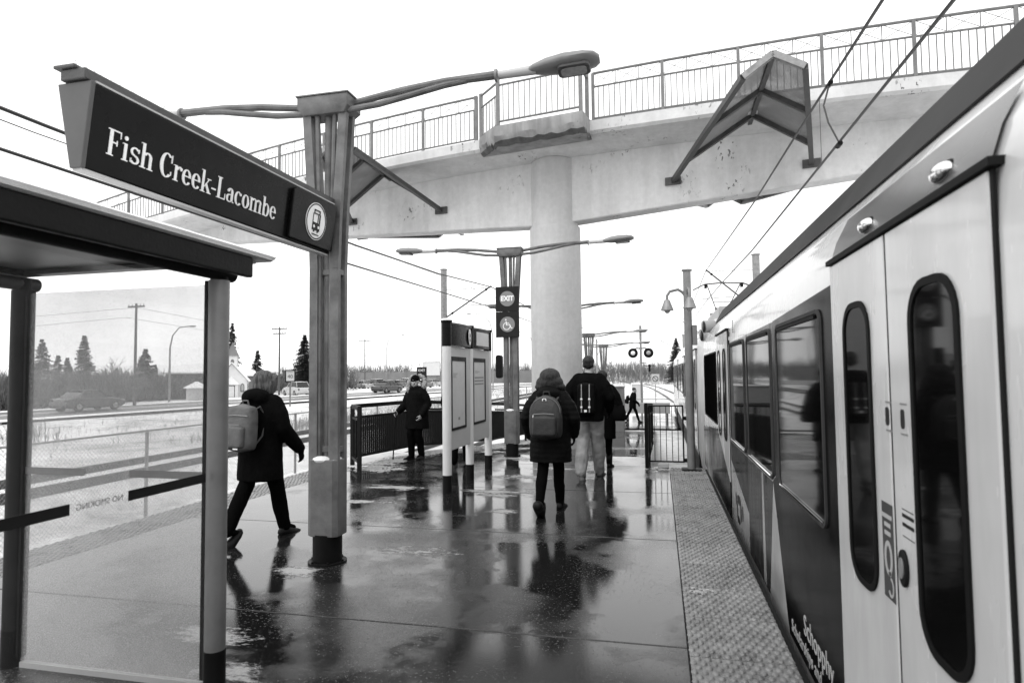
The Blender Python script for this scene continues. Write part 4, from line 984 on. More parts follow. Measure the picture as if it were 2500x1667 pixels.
wire('messenger_wire', 'upper carrying wire over the train that dips under the footbridge', [(2.1, -6, 4.9), (2.1, 6.3, 5.05), (2.1, 9, 5.15), (2.1, 14.5, 5.3), (2.1, 29, 6.05), (2.05, 43, 5.6), (2.0, 58, 6.05), (1, 75, 5.7), (.2, 92, 6.05)], .018, g_)
wire('contact_wire', 'lower wire over the left track, passing behind the station sign', [(-7.2, -6, 4.16), (-7.2, 5.5, 4.21), (-7.2, 13, 4.26), (-7.1, 26.5, 4.5), (-7.2, 62, 4.7), (-8.6, 100, 4.75)], .021, g_)
wire('messenger_wire', 'upper wire over the left track', [(-7.2, -6, 4.66), (-7.2, 6, 4.68), (-7.2, 14, 4.79), (-7.2, 20, 5.0), (-7.1, 26.5, 5.4), (-7.2, 44, 5.2), (-7.2, 62, 6.0), (-8, 80, 5.6), (-8.6, 100, 6.0)], .023, g_)
wire('feeder_wire', 'thin feeder wire high over the left track', [(-9.8, -6, 5.6), (-9.8, 8, 5.6), (-9.4, 26.5, 6.0), (-9.4, 62, 6.4)], .010, g_)
for k, (y, lab) in enumerate(((7.4, 'short dropper between the left track wires near the sign'), (16.5, 'short dropper on the left track wires beyond the sign post'))):
    wire('dropper', lab, [(-7.2, y, 4.22+.004*y), (-7.2, y, 4.66+.012*y)], .004, 'droppers')
wire('jumper_cable', 'looped jumper cable between the two wires in front of the footbridge', [(2.1, 8.2, 5.12), (2.07, 8.2, 5.0), (2.0, 8.1, 4.8), (2.02, 8.0, 4.55), (2.1, 7.9, 4.27)], .011, 'droppers')
wire('dropper', 'thin straight dropper beside the looped jumper cable', [(2.1, 8.7, 5.14), (2.1, 8.7, 4.27)], .004, 'droppers')
for (x, y, z, lab) in ((2.1, 8.2, 5.12, 'upper'), (2.1, 7.9, 4.26, 'lower')):
    single(MB().cyl((x, y-.06, z-.02), (x, y+.06, z-.02), .03, n=8), 'wire_clamp', 'black', lab+' clamp holding the looped jumper cable', 'clamp', 'droppers')

# ---- pedestrian crossing at the foot of the ramp
cs = thing('crossing_signal', 'railway crossing signal with two round black lights on a pole', 'signal', (-1.05, 38, GZ))
build(MB().lathe([(.065, GZ), (.065, 3.9)], (-1.05, 38, 0), 14), 'pole', 'steel_pale', cs)
build(MB().box(-1.12, -.98, 37.95, 38.05, 3.55, 4.35), 'pole_top_sign', 'grey', cs)
for s in (-1, 1):
    cx = -1.05+s*.45; cy = 37.86
    build(MB().tube([(-1.05, 38, 2.98), (-1.05+s*.22, 38, 3.02), (cx, 38, 2.92)], .045, 8), 'arm', 'grey', cs)
    d = build(MB().prism(ell(.29, .29, 28), (cx, cy, 2.72), (1, 0, 0), (0, 0, 1), (0, .03, 0)), 'target_disc', 'black', cs)
    build(MB().lathe([(.15, 0), (.16, -.22), (.15, -.22), (.14, -.01)], (0, 0, 0), 18), 'hood', 'black', d) if False else None
    build(MB().sphere((cx, cy-.02, 2.72), (.13, .06, .13), 16, 10), 'light_lens', 'lens' if s > 0 else 'sign_white', d)
build(MB().box(-1.05, -.75, 37.96, 38.0, 2.12, 2.16).box(-.62, -.5, 37.9, 38.05, 1.62, 2.05).box(-.8, -.3, 37.97, 38.0, 1.95, 1.99), 'bell_bracket', 'black', cs)
cb = thing('equipment_cabinet', 'grey metal equipment cabinet beside the ramp foot behind the walkers', 'cabinet', (-2.3, 28.4, -1.03))
build(MB().box(-3.3, -1.55, 28.1, 28.9, -1.0, .95), 'cabinet_body', 'grey', cb, bevel=.02)
build(MB().box(-3.35, -1.5, 28.05, 28.95, .952, 1.0), 'cabinet_lid', 'off_white', cb, bevel=.01); build(MB().box(-3.4, -1.45, 28.0, 29.0, -1.12, -1.002), 'plinth', 'concrete', cb)
build(MB().box(-2.05, -1.98, 28.085, 28.1, -.1, .1), 'handle', 'black', cb)
bb = thing('crossing_barrier', 'low white barrier panel at the crossing under the walking person', 'barrier', (-.8, 33.6, GZ+.07))
build(MB().box(-1.9, .5, 33.55, 33.65, -.55, .0), 'panel', 'off_white', bb, bevel=.01)
for x in (-1.7, .3): build(MB().box(x, x+.1, 33.56, 33.64, GZ+.07, -.55), 'leg', 'steel', bb)
build(MB().tube([(-1.9, 33.6, .18), (.5, 33.6, .18)], .02, 8), 'top_tube', 'steel_pale', bb)
ns = thing('no_entry_sign', 'small round prohibition sign on a thin post by the rails', 'sign', (-.28, 44, GZ))
build(MB().cyl((-.28, 44, GZ), (-.28, 44, 1.3), .03, n=8), 'post', 'steel_pale', ns)
pp = build(MB().box(-.55, -.01, 43.95, 43.97, .75, 1.45), 'plate', 'off_white', ns)
build(MB().ringsolid(ell(.2, .2, 24), ell(.15, .15, 24), (-.28, 43.95, 1.12), (1, 0, 0), (0, 0, 1), (0, -.004, 0)), 'ring', 'panel_dark', pp); build(MB().bar((-.39, 43.945, 1.23), (-.17, 43.945, 1.01), .004, .03, up=(1, 0, 1)), 'slash', 'panel_dark', pp)
wb = thing('relay_box', 'pale relay box in the snow left of the crossing signal', 'box', (-1.75, 52, GZ))
build(MB().box(-2.2, -1.3, 51.7, 52.3, GZ, .6), 'housing', 'off_white', wb, bevel=.02); build(MB().box(-2.25, -1.25, 51.65, 52.35, .602, .7), 'lid', 'snow', wb, bevel=.02)

# ---- chain-link fence beyond the left track
cf = thing('chain_link_fence', 'chain-link fence with thin posts beyond the left track', 'fence', (-9.5, 10, GZ))
for y in range(-1, 48, 5): 
    yy = y+1.1; build(MB().cyl((-9.5, yy, GZ-.1), (-9.5, yy, .62), .032, n=8), 'post', 'steel_pale', cf)
build(MB().tube([(-9.5, -2, .6), (-9.5, 48, .6)], .02, 6), 'top_tube', 'steel_pale', cf)
mb = MB(); st = .075; y = -2.
while y < 34:
    for s in (-1, 1):
        y2 = y+s*1.5; mb.tube([(-9.5+s*.003, y, GZ+.05), (-9.5+s*.003, y2, .58)], .0028, 3, cap=False)
    y += st
o = build(mb, 'chain_link', 'steel_pale', cf, smooth=False); tag(o, kind='stuff')
# ============================================================ PEOPLE
M['coat_black'] = mat('black_coat', .0045, .85, 0, .35, 6, .35, 25, spec=.03)
M['coat_puffer'] = mat('black_puffer', .0055, .6, 0, .35, 8, .3, 18, spec=.05)
M['coat_parka'] = mat('black_parka', .0055, .8, 0, .4, 7, .35, 22, spec=.03)
M['jeans'] = mat('pale_jeans', .25, .85, 0, .22, 6, .5, 14)
M['trousers'] = mat('black_trousers', .0035, .85, 0, .3, 6, .3, 20, spec=.02)
M['boots'] = mat('dark_boots', .006, .5, 0, .3, 10, .2, 30, spec=.2)
M['suede'] = mat('grey_boots', .10, .8, 0, .3, 14, .2, 30)
M['hair_dark'] = mat('dark_hair', .006, .5, 0, .5, 9, .6, 30, stretch=(6, 6, .5))
M['hair_streak'] = mat('streaked_hair', .075, .5, 0, .95, 9, .7, 24, stretch=(7, 7, .6))
M['fur'] = mat('pale_fur', .30, .95, 0, .6, 14, .9, 60)
M['pack_grey'] = mat('grey_backpack', .085, .55, 0, .25, 8, .25, 60)
M['pack_dark'] = mat('dark_backpack', .018, .5, 0, .3, 8, .25, 60)
M['pack_black'] = mat('black_backpack', .005, .7, 0, .3, 8, .2, 60, spec=.05)
M['strap'] = mat('pale_strap', .26, .7)
M['glove'] = mat('black_glove', .005, .8, spec=.03)

def limb(mb, pts, rad, n=12):
    mb.tube(pts, rad, n)
    for p, r in zip(pts, rad): mb.sphere(p, r, n, 8)
def ering(z, cx, cy, rx, ry, n=22, e=2.3, tilt=0.):
    o = []
    for i in range(n):
        t = 2*pi*i/n; c, s = cos(t), sin(t)
        o.append((cx+rx*abs(c)**(2/e)*(1 if c > 0 else -1), cy+ry*abs(s)**(2/e)*(1 if s > 0 else -1), z+tilt*ry*s))
    return o
def hand(mb, w, d, nrm, thumb, k=1., curl=.5):
    """palm and five unequal bent fingers: w wrist, d pointing direction, nrm back of the hand, thumb side vector"""
    w = V(w); d = V(d).normalized(); nrm = (V(nrm)-d*V(nrm).dot(d)).normalized(); s = V(thumb); s = (s-d*s.dot(d)-nrm*s.dot(nrm)).normalized()
    limb(mb, [w-d*.02*k, w+d*.03*k], [.026*k, .024*k], 10)
    for o in (-.024, 0, .024): limb(mb, [w+d*.02*k+s*o*.7*k, w+d*.085*k+s*o*k], [.016*k, .015*k], 8)
    for i, (o, L) in enumerate(((.031, .068), (.0105, .078), (-.0105, .072), (-.031, .055))):
        p = w+d*.09*k+s*o*k; q = [p]; a = 0.; dd = d
        for seg in (.45, .33, .22):
            a += curl*.9; dd = d*cos(a)-nrm*sin(a); q.append(q[-1]+dd*L*seg*1.1*k)
        limb(mb, q, [.0095*k, .009*k, .0085*k, .0075*k], 7)
    b0 = w+d*.025*k+s*.03*k; limb(mb, [b0, b0+(s*.6+d*.7-nrm*.2)*.035*k, b0+(s*.45+d*1.0-nrm*.6)*.062*k], [.0125*k, .0105*k, .009*k], 7)
def person(label, loc, rz, H, feet, arms, coat, m, hair=None, gloves=True, group=None, lean=0., head_turn=0., head_tilt=0., legs_r=(.085, .062, .05), hip_w=.085, shoes='boots', boot_h=.0, bareleg=False, seat=None):
    """feet: ((x,y,z,pitch) left, right); arms: ((elbow),(wrist),(hand dir)) left, right. All in metres for a 1.7 m figure, then scaled"""
    k = H/1.7; t = thing('person', label, 'person', loc, rz, group); sc = lambda mb: [tuple(V(p)*k) for p in mb.v]
    HZ = .90; SH = 1.405; ly = lambda z: lean*max(0, z-HZ)
    hip = [V((-hip_w, 0, HZ)), V((hip_w, 0, HZ))]; sho = [V((-.175, ly(SH), SH)), V((.175, ly(SH), SH))]
    ank = []; knee = []
    for i, (x, y, z, pt) in enumerate(feet):
        a = V((x, y-.02, .085+z)); mid = (hip[i]+a)/2; L = (hip[i]-a).length; slack = max(0, .83**2-L**2); b_ = min(.16, .5*sqrt(slack))
        ank.append(a); knee.append(mid+V((0, b_+.015, .03)))
    # --- body, one continuous skin
    mb = MB()
    mb.loft([ering(z, 0, ly(z), rx, ry) for z, rx, ry in ((.80, .11, .09), (.92, .155, .11), (1.05, .13, .10), (1.2, .15, .105), (1.34, .165, .105), (1.42, .13, .085), (1.46, .06, .055))])
    nk = V((0, ly(1.46), 1.44)); hc = V((0, ly(1.6)+.015, 1.585)); limb(mb, [nk, hc-V((0, 0, .06))], [.056, .05])
    Rt = Matrix.Rotation(head_turn, 3, 'Z') @ Matrix.Rotation(-head_tilt, 3, 'X')
    hp = lambda x, y, z: hc+V((0, 0, -.08))+Rt @ V((x, y, z+.08))
    hm = MB(); hm.sphere((0, 0, .025), (.076, .094, .092), 18, 12); hm.sphere((0, .02, -.045), (.058, .07, .07), 16, 10); hm.sphere((0, .082, -.092), (.024, .02, .02), 10, 6)
    hm.sphere((0, .098, -.02), (.013, .02, .026), 10, 8); hm.sphere((0, .083, .012), (.052, .018, .012), 12, 6); hm.sphere((0, .083, -.058), (.024, .012, .007), 10, 6); hm.sphere((0, .08, -.07), (.02, .012, .007), 10, 6)
    for s in (-1, 1): hm.sphere((s*.078, -.005, -.01), (.012, .022, .033), 10, 6); hm.sphere((s*.04, .07, -.03), (.022, .02, .02), 10, 6)
    mb.add([hp(*p) for p in hm.v], hm.f)
    for i in range(2):
        e, w, d = [V(q) for q in arms[i]]; s = -1 if i == 0 else 1
        limb(mb, [sho[i]+V((-s*.02, 0, -.02)), e, w], [.045, .038, .028])
        hand(mb, w+(w-e).normalized()*.02, d, V((s, 0, 0)), V((0, 1, 0)))
        limb(mb, [hip[i]+V((0, 0, -.02)), knee[i], ank[i]], [.075, .052, .04]); limb(mb, [ank[i], ank[i]+V((0, .13, -.05))], [.04, .03])
    mb.v = sc(mb); me = remesh(mb, .0085, 2); me.name = 'body'; bo = put('body', me, 'skin', t)
    me.materials.append(M['glove'])                # gloves and socks: everything below the collar (or the knee) is dark
    for p in me.polygons:
        if p.center.z < (1.3 if gloves else .6)*k: p.material_index = 1
    eyes = MB()
    for s in (-1, 1): eyes.sphere(hp(s*.032, .0835, -.006), .0115, 8, 6)
    eyes.v = sc(eyes); put('eyes', eyes.mesh('eyes'), 'black_gloss', t)
    # --- trousers
    mb = MB(); ra, rb, rc = legs_r
    mb.loft([ering(z, 0, 0, rx, ry) for z, rx, ry in ((.78, .15, .10), (.88, .175, .125), (1.0, .16, .115))])
    for i in range(2): limb(mb, [hip[i]+V((0, 0, -.03)), hip[i].lerp(knee[i], .5), knee[i], knee[i].lerp(ank[i], .55)+V((0, -.012, 0)), ank[i]+V((0, -.004, .005))], [ra+.012, ra-.002, rb+.006, rb, rc])
    mb.v = sc(mb); me = remesh(mb, .013, 3); wrinkle(me, .013 if m[1] == 'jeans' else .006, 9); put('trousers', me, m[1], t)
    # --- shoes
    for i, (x, y, z, pt) in enumerate(feet):
        mb = MB(); rings = []
        for (dy, w, h, zb) in ((-.095, .028, .05, .012), (-.075, .036, .085, .0), (-.02, .04, .10, .0), (.04, .044, .075, 0), (.10, .05, .055, 0), (.15, .045, .045, .004), (.18, .022, .025, .01)):
            rings.append([(a*w, dy, zb+max(0, b_)*h) for a, b_ in ((-1, 0), (1, 0), (1.02, .35), (.75, .8), (0, 1), (-.75, .8), (-1.02, .35))])
        mb.loft(rings)
        if boot_h: limb(mb, [(0, -.03, .07), (0, -.035, boot_h)], [.052, .062])
        R = Matrix.Rotation(-pt, 3, 'X') @ Matrix.Rotation((-.12 if i else .12), 3, 'Z'); o = V((x, y, z)); pv = V((0, .1, 0)) if pt < 0 else V((0, -.08, 0))
        mb.v = [tuple((o+pv+(R @ (V(p)-pv)))*k) for p in mb.v]; me = mb.mesh('shoe'); me.shade_smooth(); put('shoe', me, shoes, t)
    # --- coat with sleeves
    mb = MB(); mb.loft([ering(z, cx, cy+ly(z), rx, ry) for z, cx, cy, rx, ry in coat['rings']])
    ws = coat.get('sleeve', (.082, .068, .056))
    for i in range(2):
        e, w, d = [V(q) for q in arms[i]]; s = -1 if i == 0 else 1
        limb(mb, [sho[i]+V((-s*.035, 0, -.03)), sho[i].lerp(e, .5), e, e.lerp(w, .55), w], [ws[0]+.01, ws[0], ws[1]+.004, ws[1], ws[2]])
    for c, r in coat.get('lumps', ()): mb.sphere(V(c)+V((0, ly(c[2]), 0)), r, 16, 10)
    mb.v = sc(mb); me = remesh(mb, .013, 4)
    if coat.get('quilt'): quilt(me, *coat['quilt'])
    wrinkle(me, coat.get('wrinkle', .007), 7); put('coat', me, m[0], t)
    # --- hair / hat
    for nm, prims, mm, vox in (hair or ()):
        hb = MB()
        for c, r in prims: hb.sphere(c, r, 18, 12)
        hb.v = [tuple(hp(*p)*k) for p in hb.v]; me = remesh(hb, vox, 14 if 'hair' in nm else 2)
        if 'hair' in nm: strands(me, .012 if mm == 'hair_streak' else .007)
        if 'fur' in nm: fuzz(me, .013)
        if 'hat' in nm: wrinkle(me, .003, 30)
        put(nm, me, mm, t)
    return t
def displace(me, fn):
    n = len(me.vertices); co = [0.]*(3*n); no = [0.]*(3*n); me.vertices.foreach_get('co', co); me.vertex_normals.foreach_get('vector', no)
    for i in range(n):
        c = V(co[3*i:3*i+3]); q = V(no[3*i:3*i+3]); d = fn(c, q); co[3*i] += q.x*d; co[3*i+1] += q.y*d; co[3*i+2] += q.z*d
    me.vertices.foreach_set('co', co); me.update()
def wrinkle(me, amp, f):
    displace(me, lambda c, q: noise.noise(V((c.x*f, c.y*f, c.z*f*.8)))*amp+noise.noise(V((c.x*f*3, c.y*f*3, c.z*f*2)))*amp*.4)
def strands(me, amp):
    displace(me, lambda c, q: noise.noise(V((c.x*55, c.y*55, c.z*5)))*amp)
def fuzz(me, amp):
    displace(me, lambda c, q: noise.noise(c*90)*amp+noise.noise(c*35)*amp*.8)
def quilt(me, pitch, amp, z0, z1):
    displace(me, lambda c, q: (abs(sin(pi*c.z/pitch))-.6)*amp if z0 < c.z < z1 and abs(q.z) < .8 else 0.)

def backpack(name, label, loc, rz, W_, H_, D_, zc_, m, style, dy=-.13, tiltx=0., group='backpacks on the walkers'):
    t = thing(name, label, 'backpack', loc, rz, group); R = Matrix.Rotation(tiltx, 3, 'X'); c = V((0, dy-D_/2, zc_))
    def L(mb): mb.v = [tuple(c+R @ V(p)) for p in mb.v]; return mb
    def P(mb, nm, mm, par, vox=0, ang=40):
        L(mb)
        if vox: me = remesh(mb, vox, 3); wrinkle(me, .004, 12)
        else: me = mb.mesh(nm); me.shade_smooth(); me.set_sharp_from_angle(angle=radians(ang))
        return put(nm, me, mm, par)
    top = .42 if style == 'round' else .12
    rings = []
    for i in range(15):
        u = -1+2*i/14; f = (1-abs(u)**(2.6 if style == 'round' else 7))**(1/(2.2 if style == 'round' else 6))
        if style == 'round' and u < 0: f = (1-abs(u)**6)**(1/4)
        ww = max(.02, f)*W_/2*(1-(.12*max(0, u) if style != 'slim' else 0)); dd = max(.02, f)*D_/2*(1-.2*max(0, u))
        rings.append(ering(u*H_/2, 0, 0, ww, dd, 24, 3.2))
    b = P(MB().loft(rings), 'bag', m, t, .012)
    # front pocket
    rings = []
    for i in range(9):
        u = -1+2*i/8; f = (1-abs(u)**6)**(1/5); rings.append(ering(-H_*.19+u*H_*.26, 0, -D_*.5, max(.02, f)*W_*.37, max(.01, f)*.045, 20, 3.5))
    if style != 'slim': P(MB().loft(rings), 'front_pocket', m, b, .010)
    mb = MB()
    if style == 'round':
        mb.tube([(-W_*.30, -D_*.5-.045, H_*.07), (0, -D_*.5-.052, H_*.085), (W_*.30, -D_*.5-.045, H_*.07)], .0045, 6); P(mb, 'pocket_zip', 'strap', b)
        mb = MB(); mb.tube([(W_*.46*cos(a), -D_*.34, H_*.10+H_*.34*sin(a)) for a in [pi*i/12 for i in range(13)]], .0035, 6); P(mb, 'main_zip', 'steel', b)
        mb = MB(); mb.bar((-.022, -D_*.5+.01, H_*.40), (-.022, -D_*.5+.0, H_*.36), .008, .006).bar((.015, -D_*.5+.01, H_*.40), (.018, -D_*.5, H_*.36), .008, .006).bar((-.022, -D_*.5+.012, H_*.405), (.015, -D_*.5+.012, H_*.405), .006, .008); P(mb, 'emblem', 'sign_white', b)
        mb = MB(); mb.bar((-W_*.31, -D_*.5-.05, H_*.06), (-W_*.32, -D_*.5-.05, H_*.0), .008, .006); P(mb, 'zip_pull', 'sign_white', b)
    if style == 'slim':
        for s in (-1, 1):
            mb = MB(); mb.tube([(s*W_*.22, -D_*.5-.006, H_*.44), (s*W_*.22, -D_*.5-.014, H_*.1), (s*W_*.22, -D_*.5-.016, -H_*.40)], .008, 6, flat=.45); P(mb, 'buckle_strap', 'strap', b)
            for z in (.02, -.22): mb = MB(); mb.bar((s*W_*.22, -D_*.5-.022, H_*z), (s*W_*.22, -D_*.5-.022, H_*(z-.05)), .03, .008); P(mb, 'buckle', 'sign_white', b)
        mb = MB(); mb.bar((-.02, -D_*.5-.012, -H_*.36), (.02, -D_*.5-.012, -H_*.36), .004, .035); P(mb, 'label_patch', 'sign_white', b)
    if style == 'town':
        mb = MB(); mb.tube([(-W_*.42, -D_*.47, H_*.24), (0, -D_*.53, H_*.25), (W_*.42, -D_*.47, H_*.24)], .0045, 6); mb.tube([(-W_*.3, -D_*.5-.045, H_*.06), (W_*.3, -D_*.5-.045, H_*.06)], .003, 6); P(mb, 'pocket_zip', 'steel_pale', b)
        mb = MB(); mb.bar((W_*.16, -D_*.5-.05, -H_*.42), (W_*.32, -D_*.5-.048, -H_*.42), .004, .012); P(mb, 'label_patch', 'sign_white', b)
    for s in (-1, 1):
        mb = MB(); mb.tube([(s*W_*.28, D_*.3, H_*.38), (s*W_*.32, D_*.5+.02, H_*.45), (s*W_*.38, D_*.5+.07, H_*.25), (s*W_*.40, D_*.5+.05, -H_*.15), (s*W_*.38, D_*.3, -H_*.36)], .016, 8, flat=.4); P(mb, 'shoulder_strap', m, t)
    mb = MB(); mb.tube([(-.04, D_*.2, H_*.46), (-.03, D_*.15, H_*.56), (.03, D_*.15, H_*.56), (.04, D_*.2, H_*.46)], .009, 6); P(mb, 'handle', m, t)
    return t

LONG = lambda hem, w, d, fl=1.0: [(hem, 0, 0, w*1.04*fl, d*1.1*fl), (hem+.12, 0, 0, w*1.03*fl, d*1.08), (.9, 0, 0, w, d*1.05), (1.08, 0, 0, w*.95, d), (1.25, 0, 0, w*.98, d*.98), (1.36, 0, 0, w*.92, d*.9), (1.43, 0, 0, w*.66, d*.72), (1.48, 0, 0, .09, .085)]
# woman in the long black coat walking behind the shelter post
H1 = 1.66
person('person in a long black coat with streaked bobbed hair, walking behind the shelter post', (-3.90, 5.58, 0), -.16, H1,
       ((-.06, -.33, .07, -.75), (.07, .30, .0, .12)), (((-.25, -.10, 1.13), (-.22, .12, .92), (0, .3, -1)), ((.26, .04, 1.12), (.27, .26, .90), (.0, .35, -1))),
       dict(rings=LONG(.60, .235, .165), sleeve=(.088, .075, .062), lumps=[((0, -.10, 1.455), (.15, .11, .075)), ((-.07, -.10, 1.44), (.09, .09, .08)), ((.07, -.10, 1.44), (.09, .09, .08))]),
       ('coat_black', 'trousers'), lean=.06, head_turn=-.30, head_tilt=.02, legs_r=(.09, .075, .066),
       hair=[('hair', [((0, -.02, .035), (.094, .108, .10)), ((0, -.06, -.035), (.088, .06, .085)), ((-.075, .01, -.045), (.034, .07, .085)), ((.078, .01, -.045), (.036, .075, .085)), ((.074, .055, -.02), (.028, .04, .08)), ((.05, .075, .05), (.05, .03, .04)), ((0, -.065, -.09), (.085, .05, .05))], 'hair_streak', .008)])
backpack('backpack', 'grey backpack with zips on the person in the long coat', (-3.90, 5.58, 0), -.16, .35, .47, .17, 1.12, 'pack_grey', 'town', dy=-.165, tiltx=-.10)
# centre: woman in puffer coat
person('person in a black quilted coat with dark bobbed hair, walking away in the centre', (-1.27, 7.36, 0), -.02, 1.64,
       ((-.075, -.30, .075, -.85), (.075, .20, .0, .08)), (((-.29, -.04, 1.12), (-.27, .12, .90), (.05, .4, -1)), ((.29, -.03, 1.12), (.27, .14, .92), (-.05, .4, -1))),
       dict(rings=LONG(.60, .25, .175), sleeve=(.092, .08, .066), quilt=(.062, .0045, .5, 1.5), lumps=[((0, -.06, 1.47), (.13, .11, .06)), ((0, -.115, 1.42), (.15, .08, .09))]),
       ('coat_puffer', 'trousers'), lean=.05, legs_r=(.083, .066, .052), boot_h=.28, head_tilt=.05,
       hair=[('hair', [((0, -.025, .035), (.132, .128, .115)), ((0, -.04, -.035), (.172, .108, .11)), ((0, -.04, -.085), (.19, .098, .07)), ((.17, -.035, -.09), (.035, .03, .04))], 'hair_dark', .008)])
backpack('backpack', 'dark rounded backpack with pale zip on the person in the quilted coat', (-1.27, 7.36, 0), -.02, .385, .52, .18, 1.11, 'pack_dark', 'round', dy=-.155, tiltx=-.05)
# man in jeans
person('tall person in a black jacket and pale loose jeans, walking ahead of the quilted coat', (-1.07, 9.72, 0), -.05, 1.86,
       ((-.10, -.13, .02, -.35), (.10, .28, .0, .1)), (((-.30, -.03, 1.13), (-.27, .14, .95), (0, .5, -.8)), ((.30, -.02, 1.13), (.26, .18, .95), (0, .5, -.8))),
       dict(rings=[(.80, 0, 0, .205, .15), (.9, 0, 0, .215, .155), (1.08, 0, 0, .215, .15), (1.25, 0, 0, .225, .15), (1.36, 0, 0, .21, .135), (1.42, 0, 0, .15, .11), (1.475, 0, 0, .078, .075)], sleeve=(.088, .074, .058)),
       ('coat_black', 'jeans'), lean=.05, legs_r=(.105, .092, .078), shoes='suede', hip_w=.095,
       hair=[('hair', [((0, -.012, .05), (.084, .10, .083)), ((0, -.055, .0), (.078, .05, .06))], 'hair_dark', .008)])
backpack('backpack', 'slim black backpack with two pale vertical straps on the tall person', (-1.07, 9.72, 0), -.05, .27, .50, .15, 1.22, 'pack_black', 'slim', dy=-.15, tiltx=-.04)
# companion with a handbag, just beyond the tall man
person('person in a long black coat, half hidden beyond the tall one in jeans', (-.95, 10.75, 0), -.05, 1.64,
       ((-.08, -.16, .02, -.3), (.08, .14, 0, .05)), (((-.27, -.02, 1.12), (-.2, .16, .98), (.3, .5, -.5)), ((.28, .0, 1.12), (.22, .15, 1.0), (-.2, .6, -.3))),
       dict(rings=LONG(.52, .215, .15), sleeve=(.085, .072, .058), lumps=[((0, -.07, 1.45), (.12, .09, .06))]), ('coat_black', 'trousers'), lean=.04, legs_r=(.08, .06, .05), boot_h=.25,
       hair=[('hair', [((0, -.02, .04), (.09, .105, .093)), ((0, -.06, -.05), (.08, .05, .10))], 'hair_dark', .008)])
hb = thing('handbag', 'black shoulder bag at the side of the person beyond the tall walker', 'handbag', (-.69, 10.72, .8))
mb = MB(); mb.loft([ering(z, -.69, 10.72, w, d, 16, 3) for z, w, d in ((.80, .10, .05), (.84, .135, .075), (.95, .13, .07), (1.06, .10, .045), (1.08, .06, .02))]); build(mb, 'bag', 'pack_black', hb)
build(MB().tube([(-.75, 10.76, 1.05), (-.77, 10.77, 1.25), (-.81, 10.76, 1.39), (-.77, 10.68, 1.25), (-.71, 10.66, 1.05)], .009, 6), 'strap', 'pack_black', hb)
# person with a fur hood and a cane, facing us
person('person in a black parka with pale fur hood, facing the camera by the railing', (-4.55, 11.4, 0), pi-.32, 1.58,
       ((-.07, -.02, 0, 0), (.075, .12, 0, .0)), (((-.27, -.02, 1.12), (-.215, .11, .93), (.25, .3, -.8)), ((.27, .07, 1.10), (.30, .24, .98), (.1, .8, -.5))),
       dict(rings=LONG(.62, .245, .185), sleeve=(.09, .078, .064), lumps=[((0, .02, 1.45), (.15, .13, .06))]), ('coat_parka', 'trousers'), lean=.05, head_tilt=.32, head_turn=.2, legs_r=(.095, .078, .066), gloves=False,
       hair=[('hat', [((0, -.02, .065), (.086, .102, .08)), ((0, -.005, .045), (.087, .104, .035))], 'coat_black', .008),
             ('fur_hood', [((sx*x, y, z), (r, r, r*1.1)) for sx in (-1, 1) for x, y, z, r in ((.12, -.12, .06, .045), (.16, -.10, .01, .05), (.18, -.06, -.05, .052), (.185, -.01, -.11, .052), (.165, .045, -.165, .05), (.12, .09, -.21, .045), (.06, -.14, .08, .045), (.15, -.09, -.09, .055))], 'fur', .009)])
cn = thing('cane', 'thin dark walking cane in the hand of the person with the fur hood', 'cane', (-4.9, 11.25, 0))
build(MB().cyl((-4.95, 11.16, .0), (-4.915, 11.20, .84), .013, n=8), 'shaft', 'black', cn); build(MB().tube([(-4.915, 11.20, .835), (-4.91, 11.205, .89), (-4.905, 11.17, .905), (-4.90, 11.11, .885)], .014, 8), 'handle', 'black', cn); build(MB().cyl((-4.92, 11.195, .72), (-4.915, 11.20, .83), .024, n=8), 'grip', 'rubber', cn)
# someone mostly hidden by the information board
person('person mostly hidden behind the information board, dark legs below it', (-3.47, 10.72, 0), .15, 1.70,
       ((-.07, -.26, .03, -.5), (.08, .26, 0, .1)), (((-.27, -.06, 1.12), (-.25, .1, .92), (0, .3, -1)), ((.27, .0, 1.12), (.26, .18, .93), (0, .3, -1))),
       dict(rings=LONG(.70, .225, .16), sleeve=(.09, .075, .06)), ('coat_black', 'trousers'), lean=.05, legs_r=(.085, .075, .07),
       hair=[('hair', [((0, -.012, .045), (.088, .102, .088)), ((0, -.055, -.01), (.08, .05, .07))], 'hair_dark', .008)])
# small figure at the crossing
person('small dark figure walking right over the far crossing', (-1.35, 32.2, GZ+.076), -pi/2+.1, 1.74,
       ((-.07, -.32, .06, -.7), (.07, .32, 0, .2)), (((-.25, -.1, 1.12), (-.22, .1, .92), (0, .3, -1)), ((.26, .05, 1.12), (.25, .25, .95), (0, .3, -1))),
       dict(rings=LONG(.72, .215, .16), sleeve=(.085, .07, .06)), ('coat_black', 'trousers'), lean=.12, legs_r=(.085, .066, .055),
       hair=[('hair', [((0, -.012, .045), (.085, .10, .086))], 'hair_dark', .009)])
backpack('backpack', 'small dark backpack on the figure at the far crossing', (-1.35, 32.2, GZ+.076), -pi/2+.1, .30, .44, .18, 1.15, 'pack_black', 'town', dy=-.16, tiltx=-.12)
